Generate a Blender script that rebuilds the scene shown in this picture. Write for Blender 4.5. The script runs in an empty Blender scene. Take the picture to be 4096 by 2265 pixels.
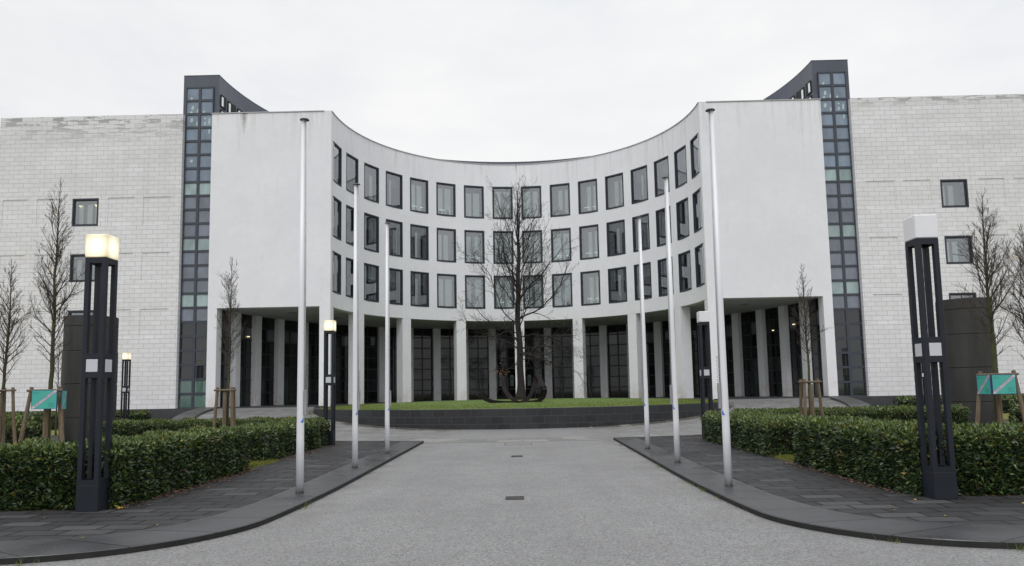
import bpy, bmesh, math, random
import numpy as np
from mathutils import Vector, Matrix
random.seed(7); rng=np.random.default_rng(7)
sin,cos,pi,rad=math.sin,math.cos,math.pi,math.radians
S=bpy.context.scene
COL=bpy.data.collections.new('place'); S.collection.children.link(COL)

# ------------------------------------------------------------ node helpers
class NT:
    def __init__(s,nt): s.nt=nt; s.n=nt.nodes; s.l=nt.links
    def node(s,t,**k):
        n=s.n.new(t)
        for a,v in k.items():
            if a.startswith('i_'):
                key=a[2:]; key=int(key) if key.isdigit() else key.replace('_',' ')
                s.set(n.inputs[key],v)
            else: setattr(n,a,v)
        return n
    def set(s,sock,v):
        if isinstance(v,bpy.types.NodeSocket): s.l.new(v,sock)
        else: sock.default_value=v
    def math(s,op,a,b=0.0,c=None,clamp=False):
        n=s.n.new('ShaderNodeMath'); n.operation=op; n.use_clamp=clamp
        s.set(n.inputs[0],a); s.set(n.inputs[1],b)
        if c is not None: s.set(n.inputs[2],c)
        return n.outputs[0]
    def mix(s,f,a,b,mode='MIX'):
        n=s.n.new('ShaderNodeMix'); n.data_type='RGBA'; n.blend_type=mode
        s.set(n.inputs['Factor'],f)
        for k,v in ((6,a),(7,b)):
            if not isinstance(v,bpy.types.NodeSocket) and len(v)==3: v=(*v,1)
            s.set(n.inputs[k],v)
        return n.outputs[2]
    def noise(s,vec,scale,detail=4,rough=.55,out=0,dist=0.0):
        n=s.node('ShaderNodeTexNoise'); s.set(n.inputs['Vector'],vec)
        n.inputs['Scale'].default_value=scale; n.inputs['Detail'].default_value=detail
        n.inputs['Roughness'].default_value=rough; n.inputs['Distortion'].default_value=dist
        return n.outputs[out]
    def rng(s,v,a,b,c=0.0,d=1.0):
        n=s.n.new('ShaderNodeMapRange'); n.clamp=True
        s.set(n.inputs[0],v); 
        for i,x in enumerate((a,b,c,d)): n.inputs[i+1].default_value=x
        return n.outputs[0]
    def co(s,scale=(1,1,1),kind='Object',loc=(0,0,0),rot=(0,0,0)):
        t=s.node('ShaderNodeTexCoord'); m=s.node('ShaderNodeMapping')
        s.l.new(t.outputs[kind],m.inputs[0]); m.inputs['Scale'].default_value=scale
        m.inputs['Location'].default_value=loc; m.inputs['Rotation'].default_value=rot
        return m.outputs[0]
    def sep(s,v):
        n=s.n.new('ShaderNodeSeparateXYZ'); s.l.new(v,n.inputs[0]); return n.outputs
    def comb(s,x,y,z=0.0):
        n=s.n.new('ShaderNodeCombineXYZ')
        for i,v in enumerate((x,y,z)): s.set(n.inputs[i],v)
        return n.outputs[0]
    def bump(s,h,strength=.3,dist=.01):
        n=s.node('ShaderNodeBump'); n.inputs['Strength'].default_value=strength
        n.inputs['Distance'].default_value=dist; s.set(n.inputs['Height'],h); return n.outputs[0]
def mat(name):
    m=bpy.data.materials.new(name); m.use_nodes=True
    nt=NT(m.node_tree); b=nt.n['Principled BSDF']
    return m,nt,b
def simple(name,col,rough=.6,metal=0.0,var=.15,nscale=8,bump=0.0,spec=.5,emit=None,es=0):
    m,t,b=mat(name)
    n=t.noise(t.co(),nscale,5)
    c=t.mix(t.rng(n,.3,.7),tuple(x*(1-var) for x in col),tuple(min(1,x*(1+var)) for x in col))
    t.set(b.inputs['Base Color'],c); b.inputs['Roughness'].default_value=rough
    b.inputs['Metallic'].default_value=metal; b.inputs['Specular IOR Level'].default_value=spec
    if bump: t.set(b.inputs['Normal'],t.bump(t.noise(t.co(),nscale*6,4),bump,.01))
    if emit: b.inputs['Emission Color'].default_value=(*emit,1); b.inputs['Emission Strength'].default_value=es
    return m
M={}
# white render of the curved block
def mk_plaster():
    m,t,b=mat('white_render'); o=t.co(); s=t.sep(o)
    big=t.noise(o,.35,5,.6); fine=t.noise(o,3.0,6,.65)
    st=t.noise(t.co((2.2,2.2,.12)),1.6,5,.6)
    base=t.mix(t.rng(big,.35,.65),(.745,.748,.79),(.80,.803,.84))
    base=t.mix(t.rng(fine,.3,.75,0,.35),base,(.66,.66,.665))
    top=t.math('MULTIPLY',t.rng(s[2],16.5,19.4,0,1),t.rng(st,.50,.72,0,1))
    base=t.mix(t.math('MULTIPLY',top,.38),base,(.40,.385,.345))
    low=t.math('MULTIPLY',t.rng(s[2],2.3,1.1,0,1),t.rng(t.noise(o,1.6,4),.4,.62))
    base=t.mix(t.math('MULTIPLY',low,.6),base,(.50,.44,.36))
    soft=t.math('MULTIPLY',t.rng(st,.55,.75),t.rng(t.noise(t.co((1,1,3)),.5,3),.45,.7))
    base=t.mix(t.math('MULTIPLY',soft,.30),base,(.47,.46,.43))
    # rust run under the cap of one wing, thin run on the axis, vertical joint on the axis
    def run(x0,w,z0,z1,stren,col,base):
        dx=t.math('ABSOLUTE',t.math('SUBTRACT',s[0],x0))
        taper=t.rng(s[2],z0,z1,.25,1.0)
        f=t.math('SUBTRACT',1.0,t.math('DIVIDE',dx,t.math('MULTIPLY',taper,w)),clamp=True)
        f=t.math('MULTIPLY',f,t.rng(s[2],z0,z1,0,1)); f=t.math('MULTIPLY',f,t.rng(t.noise(o,6,4),.2,.6,.4,1))
        f=t.math('MULTIPLY',f,t.rng(s[1],43.0,44.0,1,1)) 
        return t.mix(t.math('MULTIPLY',f,stren),base,col)
    base=run(-17.02,.30,17.9,19.5,.95,(.10,.07,.045),base)
    base=run(-.03,.09,18.6,19.5,.9,(.16,.13,.10),base)
    dx=t.math('ABSOLUTE',t.math('SUBTRACT',s[0],.03))
    base=t.mix(t.rng(dx,.012,.02,.5,0),base,(.35,.35,.35))
    t.set(b.inputs['Base Color'],base); b.inputs['Roughness'].default_value=.85
    t.set(b.inputs['Normal'],t.bump(fine,.15,.01)); return m
M['plaster']=mk_plaster()
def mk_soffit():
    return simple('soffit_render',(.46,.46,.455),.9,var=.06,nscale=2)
M['soffit']=mk_soffit()
def mk_ashlar():
    m,t,b=mat('white_ashlar'); o=t.co(); s=t.sep(o)
    v=t.comb(s[0],t.math('SUBTRACT',s[2],1.07))
    br=t.node('ShaderNodeTexBrick'); t.l.new(v,br.inputs['Vector'])
    br.offset=.45; br.inputs['Scale'].default_value=1
    for k,x in (('Brick Width',.655),('Row Height',.2835),('Mortar Size',.0085),('Mortar Smooth',.15),('Bias',0)): br.inputs[k].default_value=x
    br.inputs['Color1'].default_value=(0,0,0,1); br.inputs['Color2'].default_value=(1,1,1,1); br.inputs['Mortar'].default_value=(.5,.5,.5,1)
    r=br.outputs['Color']; mo=br.outputs['Fac']
    c=t.mix(r,(.695,.69,.705),(.75,.748,.77))
    warm=t.noise(t.co((1,1,1)),1.1,3)
    c=t.mix(t.math('MULTIPLY',t.rng(warm,.55,.75),t.math('MULTIPLY',r,.35)),c,(.66,.60,.52))
    # blocks darkened by weather in the top courses
    lft=t.rng(s[0],0.0,-1.0,0,1)
    zlo=t.math('SUBTRACT',18.85,t.math('MULTIPLY',lft,1.45))
    zf=t.math('DIVIDE',t.math('SUBTRACT',s[2],zlo),t.math('SUBTRACT',19.4,zlo),clamp=True)
    n=t.noise(t.comb(t.math('MULTIPLY',s[0],.55),t.math('MULTIPLY',s[2],3.5)),1.3,4,.6)
    n=t.math('ADD',n,t.math('MULTIPLY',t.math('SUBTRACT',r,.5),.22)); blk=t.math('MULTIPLY',t.rng(n,.50,.58),zf)
    c=t.mix(t.math('MULTIPLY',blk,.8),c,(.23,.225,.215))
    n2=t.noise(t.co((.22,1,.9)),1.0,4,.6)
    c=t.mix(t.math('MULTIPLY',t.math('MULTIPLY',t.rng(n2,.40,.66),t.rng(s[2],9,18.5)),.32),c,(.45,.445,.44))
    vs_=t.noise(t.co((1.6,1,.10)),1.3,5,.6)
    c=t.mix(t.math('MULTIPLY',t.rng(vs_,.52,.72),.14),c,(.42,.41,.385))
    c=t.mix(mo,c,(.36,.35,.345))
    t.set(b.inputs['Base Color'],c); b.inputs['Roughness'].default_value=.8
    h=t.math('SUBTRACT',1.0,mo); t.set(b.inputs['Normal'],t.bump(h,.5,.012)); return m
M['ashlar']=mk_ashlar()
M['plinth']=simple('dark_plinth',(.045,.047,.052),.6,var=.25,nscale=1.5,bump=.1)
M['metal']=simple('anthracite_metal',(.040,.048,.066),.42,.0,.10,1.2)
M['clad']=simple('anthracite_cladding',(.066,.075,.102),.45,.0,.12,.8)
M['frame']=simple('window_frame_metal',(.024,.030,.044),.45,.0,.12,3)
M['cap']=simple('roof_edge_metal',(.42,.43,.44),.45,.3,.1,3)
M['dark']=simple('dark_interior',(.03,.03,.03),.9,var=.3,nscale=.6)
M['room']=simple('room_wall',(.16,.165,.16),.9,var=.25,nscale=.5)
def mk_pane_clear():
    m,t,b=mat('clear_window_glass'); t.n.remove(b)
    tr=t.node('ShaderNodeBsdfTransparent'); tr.inputs[0].default_value=(.80,.87,.87,1)
    gl=t.node('ShaderNodeBsdfGlossy'); gl.inputs['Roughness'].default_value=.02; gl.inputs[0].default_value=(.93,.96,1,1)
    fr=t.node('ShaderNodeFresnel'); fr.inputs[0].default_value=1.5
    t.set(fr.inputs['Normal'],t.bump(t.noise(t.co(),.7,2),.05,.02))
    f=t.math('ADD',t.math('MULTIPLY',fr.outputs[0],1.2),.19,clamp=True)
    mx=t.node('ShaderNodeMixShader'); t.set(mx.inputs[0],f); t.l.new(tr.outputs[0],mx.inputs[1]); t.l.new(gl.outputs[0],mx.inputs[2])
    t.l.new(mx.outputs[0],t.n['Material Output'].inputs[0]); return m
M['pane']=mk_pane_clear()
def mk_tint_glass(name,rough,spec):
    m,t,b=mat(name); a=t.node('ShaderNodeAttribute'); a.attribute_name='tint'
    o=t.co(); n=t.noise(t.co((.9,.9,.5)),1.7,4,.6)
    c=t.mix(t.rng(n,.4,.75,0,.35),a.outputs['Color'],(.012,.014,.016))
    t.set(b.inputs['Base Color'],c); b.inputs['Roughness'].default_value=rough; b.inputs['Specular IOR Level'].default_value=spec
    b.inputs['IOR'].default_value=1.5
    t.set(b.inputs['Normal'],t.bump(t.noise(o,.9,2),.06,.02))
    return m
M['stripglass']=mk_tint_glass('coated_glass',.04,.8)
M['arcglass']=mk_tint_glass('dark_lobby_glass',.03,.4)
M['arcframe']=simple('lobby_frame_metal',(.016,.019,.026),.5)
M['curtain']=simple('pale_window_blind',(.88,.93,.89),.9,var=.07,nscale=1.2)
M['curtain2']=simple('warm_window_blind',(.85,.86,.74),.9,var=.08,nscale=1.2)
M['grey_blind']=simple('grey_window_screen',(.25,.27,.28),.9,var=.1,nscale=2)
M['deskstuff']=simple('office_clutter',(.10,.10,.10),.8,var=.6,nscale=6)
M['lamp_on']=simple('fluorescent_tube',(1,.9,.6),.5,emit=(1,.86,.45),es=1.3)
M['lamp_pale']=simple('ceiling_light_strip',(.9,.95,.95),.5,emit=(.8,.95,.95),es=.8)
def mk_road():
    m,t,b=mat('exposed_aggregate_road'); o=t.co()
    vo=t.node('ShaderNodeTexVoronoi'); t.set(vo.inputs['Vector'],o); vo.inputs['Scale'].default_value=62
    s=t.sep(vo.outputs['Color']); stone=t.mix(t.rng(s[0],.0,1.0),(.042,.042,.042),(.36,.36,.36))
    fi=t.noise(o,150,3,.7); stone=t.mix(t.rng(fi,.35,.65,0,.6),stone,(.185,.185,.185))
    big=t.noise(o,.35,6,.65); mid=t.noise(o,3.2,5,.6)
    c=t.mix(t.rng(big,.35,.68,0,.42),stone,(.115,.115,.118))
    c=t.mix(t.rng(mid,.42,.7,0,.3),c,(.185,.185,.185))
    pos=t.sep(o)
    wear=t.noise(t.co((1.4,.10,1)),1.1,4,.6); c=t.mix(t.rng(wear,.45,.72,0,.30),c,(.13,.13,.132))
    spots=t.noise(o,6.5,3,.6); c=t.mix(t.rng(spots,.66,.74,0,.5),c,(.085,.083,.08))
    edge=t.rng(t.math('ABSOLUTE',pos[0]),2.5,3.2,0,1)
    edge=t.math('MULTIPLY',t.math('MULTIPLY',edge,t.rng(t.noise(o,1.3,4),.42,.62)),t.rng(pos[1],9,11))
    c=t.mix(t.math('MULTIPLY',edge,.5),c,(.085,.08,.07))
    t.set(b.inputs['Base Color'],c); t.set(b.inputs['Roughness'],t.rng(big,.3,.7,.5,.78))
    h=t.math('SUBTRACT',1.0,vo.outputs['Distance']); t.set(b.inputs['Normal'],t.bump(h,.45,.006)); return m
M['road']=mk_road()
def mk_setts(name,c1,c2,mortar,w,h,rough0,rough1,kind='UV',mort=.006,rot=0,lightf=.0,bumpd=.006,offset=.5,spec=.5):
    m,t,b=mat(name); v=t.co(kind=kind,rot=(0,0,rot)); o=t.co()
    br=t.node('ShaderNodeTexBrick'); t.l.new(v,br.inputs['Vector']); br.offset=offset
    br.inputs['Scale'].default_value=1
    for k,x in (('Brick Width',w),('Row Height',h),('Mortar Size',mort),('Mortar Smooth',.2),('Bias',0)): br.inputs[k].default_value=x
    br.inputs['Color1'].default_value=(0,0,0,1); br.inputs['Color2'].default_value=(1,1,1,1); br.inputs['Mortar'].default_value=(.4,.4,.4,1)
    r=br.outputs['Color']; c=t.mix(r,c1,c2)
    if lightf: c=t.mix(t.math('MULTIPLY',t.rng(r,.82,.96),lightf),c,tuple(min(1,x*2.6) for x in c2))
    n=t.noise(o,1.1,6,.6); f=t.noise(o,45,4,.7)
    c=t.mix(t.rng(n,.35,.7,0,.45),c,tuple(x*.55 for x in c1))
    c=t.mix(t.rng(f,.4,.75,0,.35),c,tuple(x*1.7 for x in c2))
    c=t.mix(br.outputs['Fac'],c,mortar)
    b.inputs['Specular IOR Level'].default_value=spec; t.set(b.inputs['Base Color'],c); t.set(b.inputs['Roughness'],t.rng(t.noise(o,.7,4),.3,.7,rough0,rough1))
    hh=t.math('SUBTRACT',t.math('MULTIPLY',f,.25),br.outputs['Fac'])
    t.set(b.inputs['Normal'],t.bump(hh,.5,bumpd)); return m
M['pavers']=mk_setts('dark_paving_slabs',(.022,.022,.023),(.046,.046,.049),(.004,.0045,.004),.62,.33,.55,.8,kind='Object',lightf=.35,mort=.020,rot=.0,spec=.22)
M['kerb']=mk_setts('wet_granite_kerb',(.040,.042,.046),(.055,.057,.063),(.005,.005,.005),1.02,3.0,.22,.45,mort=.018,offset=0)
M['basalt']=mk_setts('basalt_blocks',(.010,.0105,.012),(.022,.023,.026),(.033,.034,.037),.60,.33,.5,.75,mort=.022,bumpd=.01)
M['basalt_plain']=simple('basalt_slab',(.018,.018,.020),.6,var=.3,nscale=2.5,bump=.15)
M['kerbface']=simple('dirty_shaded_kerb_side',(.012,.012,.011),.8,var=.4,nscale=5,bump=.2)  # kerb sides: dirt, with shade of the upright face put into the colour
M['parapet']=mk_setts('granite_parapet',(.060,.060,.062),(.085,.085,.085),(.05,.05,.05),1.2,3.0,.5,.7,mort=.006,offset=0)
M['apron']=mk_setts('granite_setts',(.13,.13,.125),(.20,.197,.19),(.07,.065,.055),.95,3.0,.6,.8,mort=.012,offset=0,lightf=.12)
M['lightstone']=mk_setts('pale_step_stone',(.36,.35,.34),(.45,.44,.42),(.2,.2,.2),1.0,3.0,.6,.8,mort=.008,offset=0)
def mk_drum():
    m,t,b=mat('weathered_dark_stone'); o=t.co()
    st=t.noise(t.co((1.3,1.3,.22)),1.6,4,.55); n=t.noise(o,2.2,5)
    c=t.mix(t.rng(st,.38,.72),(.019,.018,.0175),(.036,.036,.037))
    c=t.mix(t.rng(n,.5,.75,0,.5),c,(.022,.021,.020))
    t.set(b.inputs['Base Color'],c); b.inputs['Roughness'].default_value=.7
    t.set(b.inputs['Normal'],t.bump(t.noise(o,25,4),.2,.01)); return m
M['drum']=mk_drum()
def mk_grass(name,c1,c2,c3):
    m,t,b=mat(name); o=t.co(); f=t.noise(o,38,4,.75); g=t.noise(o,.9,5,.65)
    c=t.mix(t.rng(f,.3,.7),c1,c2); c=t.mix(t.rng(g,.42,.7,0,.6),c,c3)
    t.set(b.inputs['Base Color'],c); b.inputs['Roughness'].default_value=.85
    t.set(b.inputs['Normal'],t.bump(f,.8,.03)); return m
M['lawn']=mk_grass('lawn_grass',(.050,.095,.012),(.095,.165,.020),(.14,.160,.030))
M['mossgrass']=mk_grass('yellow_green_grass',(.10,.12,.012),(.20,.21,.025),(.12,.10,.035))
M['blade']=mk_grass('grass_blade',(.07,.11,.015),(.16,.20,.025),(.20,.19,.05))
M['soil']=simple('bed_soil',(.030,.024,.016),.95,var=.5,nscale=12,bump=.4)
def mk_leaf():
    m,t,b=mat('laurel_leaf'); a=t.node('ShaderNodeAttribute'); a.attribute_name='tint'
    t.set(b.inputs['Base Color'],a.outputs['Color']); b.inputs['Roughness'].default_value=.36
    b.inputs['Specular IOR Level'].default_value=.55; return m
M['leaf']=mk_leaf()
M['hedgecore']=simple('hedge_twigs',(.010,.012,.006),.95,var=.5,nscale=20,bump=.5)
def mk_bark(name,c1,c2,moss):
    m,t,b=mat(name); o=t.co(); n=t.noise(t.co((6,6,1.2)),3,5,.7)
    c=t.mix(t.rng(n,.35,.65),c1,c2)
    if moss: c=t.mix(t.math('MULTIPLY',t.rng(t.noise(o,2.2,3),.40,.62),moss),c,(.060,.068,.008))
    t.set(b.inputs['Base Color'],c); b.inputs['Roughness'].default_value=.9
    t.set(b.inputs['Normal'],t.bump(n,.5,.02)); return m
M['bark']=mk_bark('young_bark',(.030,.026,.020),(.055,.048,.038),.85)
M['bark_dark']=mk_bark('oak_bark',(.012,.010,.009),(.026,.022,.019),.0)
M['twig']=simple('twig_bark',(.048,.036,.028),.9,var=.3,nscale=3)
M['twig_dark']=simple('oak_twig_bark',(.018,.015,.013),.9,var=.3,nscale=3)
M['dryleaf']=simple('withered_leaf',(.13,.060,.032),.8,var=.4,nscale=9)
M['yellowleaf']=simple('yellow_leaf',(.55,.34,.04),.8,var=.3,nscale=9)
def mk_wood():
    m,t,b=mat('weathered_round_wood'); o=t.co(); n=t.noise(t.co((14,14,1.0)),2.2,5,.7); k=t.noise(o,1.4,4)
    c=t.mix(t.rng(n,.35,.65),(.075,.050,.033),(.185,.135,.095)); c=t.mix(t.rng(k,.45,.7,0,.6),c,(.16,.145,.125))
    t.set(b.inputs['Base Color'],c); b.inputs['Roughness'].default_value=.85; t.set(b.inputs['Normal'],t.bump(n,.4,.01)); return m
M['wood']=mk_wood()
M['strap']=simple('black_strap',(.012,.012,.012),.7)
def mk_pole():
    m,t,b=mat('silver_pole_metal'); s=t.sep(t.co()); n=t.noise(t.co((6,6,.5)),2,4)
    c=t.mix(t.rng(n,.3,.7),(.68,.685,.72),(.74,.745,.775))
    d=t.math('MULTIPLY',t.rng(s[2],.16,.0,0,1),t.rng(t.noise(t.co(),14,4),.3,.6,.3,1))
    c=t.mix(t.math('MULTIPLY',d,.8),c,(.15,.13,.11))
    t.set(b.inputs['Base Color'],c); b.inputs['Roughness'].default_value=.4; b.inputs['Metallic'].default_value=.08; return m
M['pole']=mk_pole()
M['polecap']=simple('pole_cap_metal',(.12,.12,.125),.5)
M['boxmetal']=simple('zinc_box_metal',(.30,.30,.31),.4,.5,.15,6)
M['sticker']=simple('blue_sticker',(.06,.15,.60),.5,var=.05)
M['rope']=simple('halyard_cover',(.40,.405,.42),.5)
M['ring']=simple('dark_ring_plastic',(.05,.05,.055),.5)
M['lampmetal']=simple('lamp_post_metal',(.010,.013,.021),.5,.0,.2,2.5,spec=.35)
M['opal']=simple('opal_glass_unlit',(.72,.72,.74),.3,var=.03,nscale=3)
M['panelwhite']=simple('white_lamp_panel',(.52,.53,.56),.35,var=.03,nscale=3)
def mk_opal_on():
    m,t,b=mat('opal_glass_lit'); s=t.sep(t.co(kind='Generated'))
    dx=t.math('SUBTRACT',s[0],.5); dy=t.math('SUBTRACT',s[1],.5); dz=t.math('SUBTRACT',s[2],.48)
    d=t.math('SQRT',t.math('ADD',t.math('ADD',t.math('MULTIPLY',dx,dx),t.math('MULTIPLY',dy,dy)),t.math('MULTIPLY',dz,dz)))
    f=t.rng(d,.52,.84)
    b.inputs['Base Color'].default_value=(.5,.47,.38,1); b.inputs['Roughness'].default_value=.35
    t.set(b.inputs['Emission Color'],t.mix(f,(1,.96,.76),(.92,.74,.40))); t.set(b.inputs['Emission Strength'],t.math('SUBTRACT',.98,t.math('MULTIPLY',f,.62)))
    return m
M['opal_on']=mk_opal_on()
M['corten']=simple('rusted_steel',(.016,.0125,.0125),.85,.0,.35,3,bump=.15,spec=.2)
M['teal']=simple('turquoise_sign_face',(.055,.38,.34),.45,var=.04,nscale=3)
M['band']=simple('white_sign_band',(.48,.50,.56),.5,var=.05)
M['navy']=simple('navy_sign_ink',(.03,.05,.22),.5)
M['ink']=simple('grey_sign_ink',(.07,.08,.18),.5)
M['smallink']=simple('teal_sign_ink',(.03,.22,.21),.5)
M['iron']=simple('cast_iron',(.045,.043,.042),.6,.2,.4,14,bump=.2)
M['seam']=simple('cover_seam',(.10,.095,.085),.9)
M['ground']=simple('far_ground',(.10,.11,.07),.95,var=.4,nscale=.05)

# ------------------------------------------------------------ mesh helpers
def obj(name,verts,faces,m,parent=None,uv=None,tint=None,smooth=False,mats=None,fm=None):
    me=bpy.data.meshes.new(name); me.from_pydata([tuple(v) for v in verts],[],faces)
    for x in (mats or [m]): me.materials.append(x)
    if fm is not None: me.polygons.foreach_set('material_index',fm)
    if uv is not None:
        l=me.uv_layers.new(name='UVMap'); k=0; flat=[]
        for f in faces:
            for i in f: flat+=[uv[i][0],uv[i][1]]
        l.data.foreach_set('uv',flat)
    if tint is not None:
        at=me.attributes.new('tint','FLOAT_COLOR','CORNER'); arr=[]
        for f,c in zip(faces,tint): arr+=[c[0],c[1],c[2],1.0]*len(f)
        at.data.foreach_set('color',arr)
    if smooth: me.polygons.foreach_set('use_smooth',[True]*len(me.polygons))
    me.update()
    o=bpy.data.objects.new(name,me); COL.objects.link(o)
    if parent: o.parent=parent
    return o
def empty(name,loc=(0,0,0),rz=0.0):
    o=bpy.data.objects.new(name,None); COL.objects.link(o); o.location=loc; o.rotation_euler=(0,0,rz); o.empty_display_size=.3
    return o
def tag(o,label=None,cat=None,group=None,kind=None):
    if label: o['label']=label
    if cat: o['category']=cat
    if group: o['group']=group
    if kind: o['kind']=kind
    return o
class MB:
    def __init__(s): s.v=[]; s.f=[]; s.m=[]; s.t=[]; s.uv=[]; s.mi=0; s.tc=(0,0,0)
    def add(s,vs,fs):
        b=len(s.v); s.v+= [tuple(p) for p in vs]
        for f in fs: s.f.append([b+i for i in f]); s.m.append(s.mi); s.t.append(s.tc)
    def quad(s,a,b,c,d): s.add([a,b,c,d],[(0,1,2,3)])
    def box(s,x0,x1,y0,y1,z0,z1):
        v=[(x,y,z) for x in (x0,x1) for y in (y0,y1) for z in (z0,z1)]
        s.add(v,[(0,1,3,2),(4,6,7,5),(0,4,5,1),(2,3,7,6),(0,2,6,4),(1,5,7,3)])
    def bevbox(s,x0,x1,y0,y1,z0,z1,r=.01):
        v=[]
        cx=[(x0,x0+r),(x1,x1-r)]
        # chamfered vertical and top edges
        ring=[(x0+r,y0),(x1-r,y0),(x1,y0+r),(x1,y1-r),(x1-r,y1),(x0+r,y1),(x0,y1-r),(x0,y0+r)]
        inner=[(x0+r*1.4,y0+r),(x1-r*1.4,y0+r),(x1-r,y0+r*1.4),(x1-r,y1-r*1.4),(x1-r*1.4,y1-r),(x0+r*1.4,y1-r),(x0+r,y1-r*1.4),(x0+r,y0+r*1.4)]
        lv=[[(a,b,z0+r) for a,b in ring],[(a,b,z1-r) for a,b in ring]]
        vs=[(a,b,z0) for a,b in inner]+lv[0]+lv[1]+[(a,b,z1) for a,b in inner]
        fs=[tuple(range(7,-1,-1)),tuple(range(24,32))]
        for k in range(3):
            for i in range(8):
                j=(i+1)%8; fs.append((k*8+i,k*8+j,(k+1)*8+j,(k+1)*8+i))
        s.add(vs,fs)
    def arcbox(s,r0,r1,a0,a1,z0,z1,c=(0,43.5),step=1.5):
        n=max(1,int(math.ceil(abs(a1-a0)/step))); vs=[]
        for i in range(n+1):
            a=rad(a0+(a1-a0)*i/n)
            for r in (r0,r1):
                for z in (z0,z1): vs.append((c[0]+r*sin(a),c[1]+r*cos(a),z))
        fs=[]
        for i in range(n):
            p=4*i; q=p+4
            fs+=[(p,p+1,q+1,q),(p+2,q+2,q+3,p+3),(p,q,q+2,p+2),(p+1,p+3,q+3,q+1)]
        fs+=[(0,2,3,1),(4*n,4*n+1,4*n+3,4*n+2)]
        s.add(vs,fs)
    def tube(s,pts,rs,n=8,cap=True):
        P=[Vector(p) for p in pts]; vs=[]; prev=None
        for i,p in enumerate(P):
            d=(P[min(i+1,len(P)-1)]-P[max(i-1,0)]).normalized()
            if prev is None:
                u=d.cross(Vector((0,0,1))); 
                if u.length<.1: u=d.cross(Vector((1,0,0)))
            else: u=prev-d*prev.dot(d)
            u.normalize(); w=d.cross(u); prev=u
            r=rs[i] if hasattr(rs,'__len__') else rs
            for k in range(n):
                a=2*pi*k/n; vs.append(p+u*(r*cos(a))+w*(r*sin(a)))
        fs=[(i*n+k,i*n+(k+1)%n,(i+1)*n+(k+1)%n,(i+1)*n+k) for i in range(len(P)-1) for k in range(n)]
        if cap: fs+=[tuple(range(n-1,-1,-1)),tuple(range((len(P)-1)*n,len(P)*n))]
        s.add(vs,fs)
    def build(s,name,m,parent=None,smooth=False,tint=False,uv=None,mats=None):
        return obj(name,s.v,s.f,m,parent,tint=s.t if tint else None,smooth=smooth,mats=mats,fm=s.m if mats else None,uv=uv)
def arcp(r,a,z,c=(0,43.5)): return (c[0]+r*sin(rad(a)),c[1]+r*cos(rad(a)),z)

YC=43.5; R1=11.5; RG=18.55
# ============================================================ THE BUILDING
B=empty('office_building',(0,YC,0)); B.matrix_parent_inverse=Matrix()
tag(B,'white office building with concave windowed front, two dark glazed towers and pale stone side walls','office building')
OFF=Matrix.Translation((0,-YC,0))
def bp(mb,name,m,parent=None,**k):
    """a building part; coordinates are world coordinates"""
    o=mb.build(name,m,parent or B,**k)
    if parent is None: o.matrix_parent_inverse=OFF
    return o
ZR=19.5; ZL=7.15; BAY=11.25; HW=math.degrees(.797/R1)
rows=[(15.14,17.72),(11.59,14.19),(8.08,10.68)]
# curved wall with window holes
mb=MB(); holes=[]
for k in range(16):
    c=-84.375+k*BAY
    for z0,z1 in rows: holes.append((c-HW,c+HW,z0,z1))
al=sorted(set([-90,90]+[round(-84.375+k*BAY+s*HW,5) for k in range(16) for s in (-1,1)]))
A=[]
for i in range(len(al)-1):
    n=max(1,int((al[i+1]-al[i])/1.3)); A+=[al[i]+(al[i+1]-al[i])*j/n for j in range(n)]
A.append(90.0)
Z=sorted([ZL,ZR-.02]+[z for r in rows for z in r])
TH=.42
def inhole(a,z): return any(h[0]<a<h[1] and h[2]<z<h[3] for h in holes)
for i in range(len(A)-1):
    a0,a1=A[i],A[i+1]; am=(a0+a1)/2
    for j in range(len(Z)-1):
        z0,z1=Z[j],Z[j+1]
        if inhole(am,(z0+z1)/2): continue
        mb.quad(arcp(R1,a0,z0),arcp(R1,a1,z0),arcp(R1,a1,z1),arcp(R1,a0,z1))
        mb.quad(arcp(R1+TH,a0,z0),arcp(R1+TH,a0,z1),arcp(R1+TH,a1,z1),arcp(R1+TH,a1,z0))
    for z in (ZL,ZR-.02): mb.quad(arcp(R1,a0,z),arcp(R1,a1,z),arcp(R1+TH,a1,z),arcp(R1+TH,a0,z))
    for h in holes:
        if h[0]<am<h[1]:
            for z in (h[2],h[3]): mb.quad(arcp(R1,a0,z),arcp(R1,a1,z),arcp(R1+TH,a1,z),arcp(R1+TH,a0,z))
for h in holes:
    for a in h[:2]: mb.quad(arcp(R1,a,h[2]),arcp(R1+TH,a,h[2]),arcp(R1+TH,a,h[3]),arcp(R1,a,h[3]))
# flat fronts of the two wings, above the arcade opening
for s in (-1,1):
    x0,x1=sorted((s*(R1+.001),s*19.05)); mb.box(x0,x1,YC-.05,YC+.6,ZL,ZR-.021)
    x0,x1=sorted((s*(R1+.001),s*12.17)); mb.box(x0,x1,YC-.05,YC+.68,.95,ZL)        # corner pier
    x0,x1=sorted((s*18.48,s*19.05)); mb.box(x0,x1,YC-.05,YC+.68,.95,ZL)       # outer jamb
    x0,x1=sorted((s*18.95,s*19.05)); mb.box(x0,x1,YC+.3,YC+1.6,.95,ZR-.2)
wall=bp(mb,'facade_wall',M['plaster'])
tag(wall,'white rendered curved wall and wing fronts')
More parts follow.
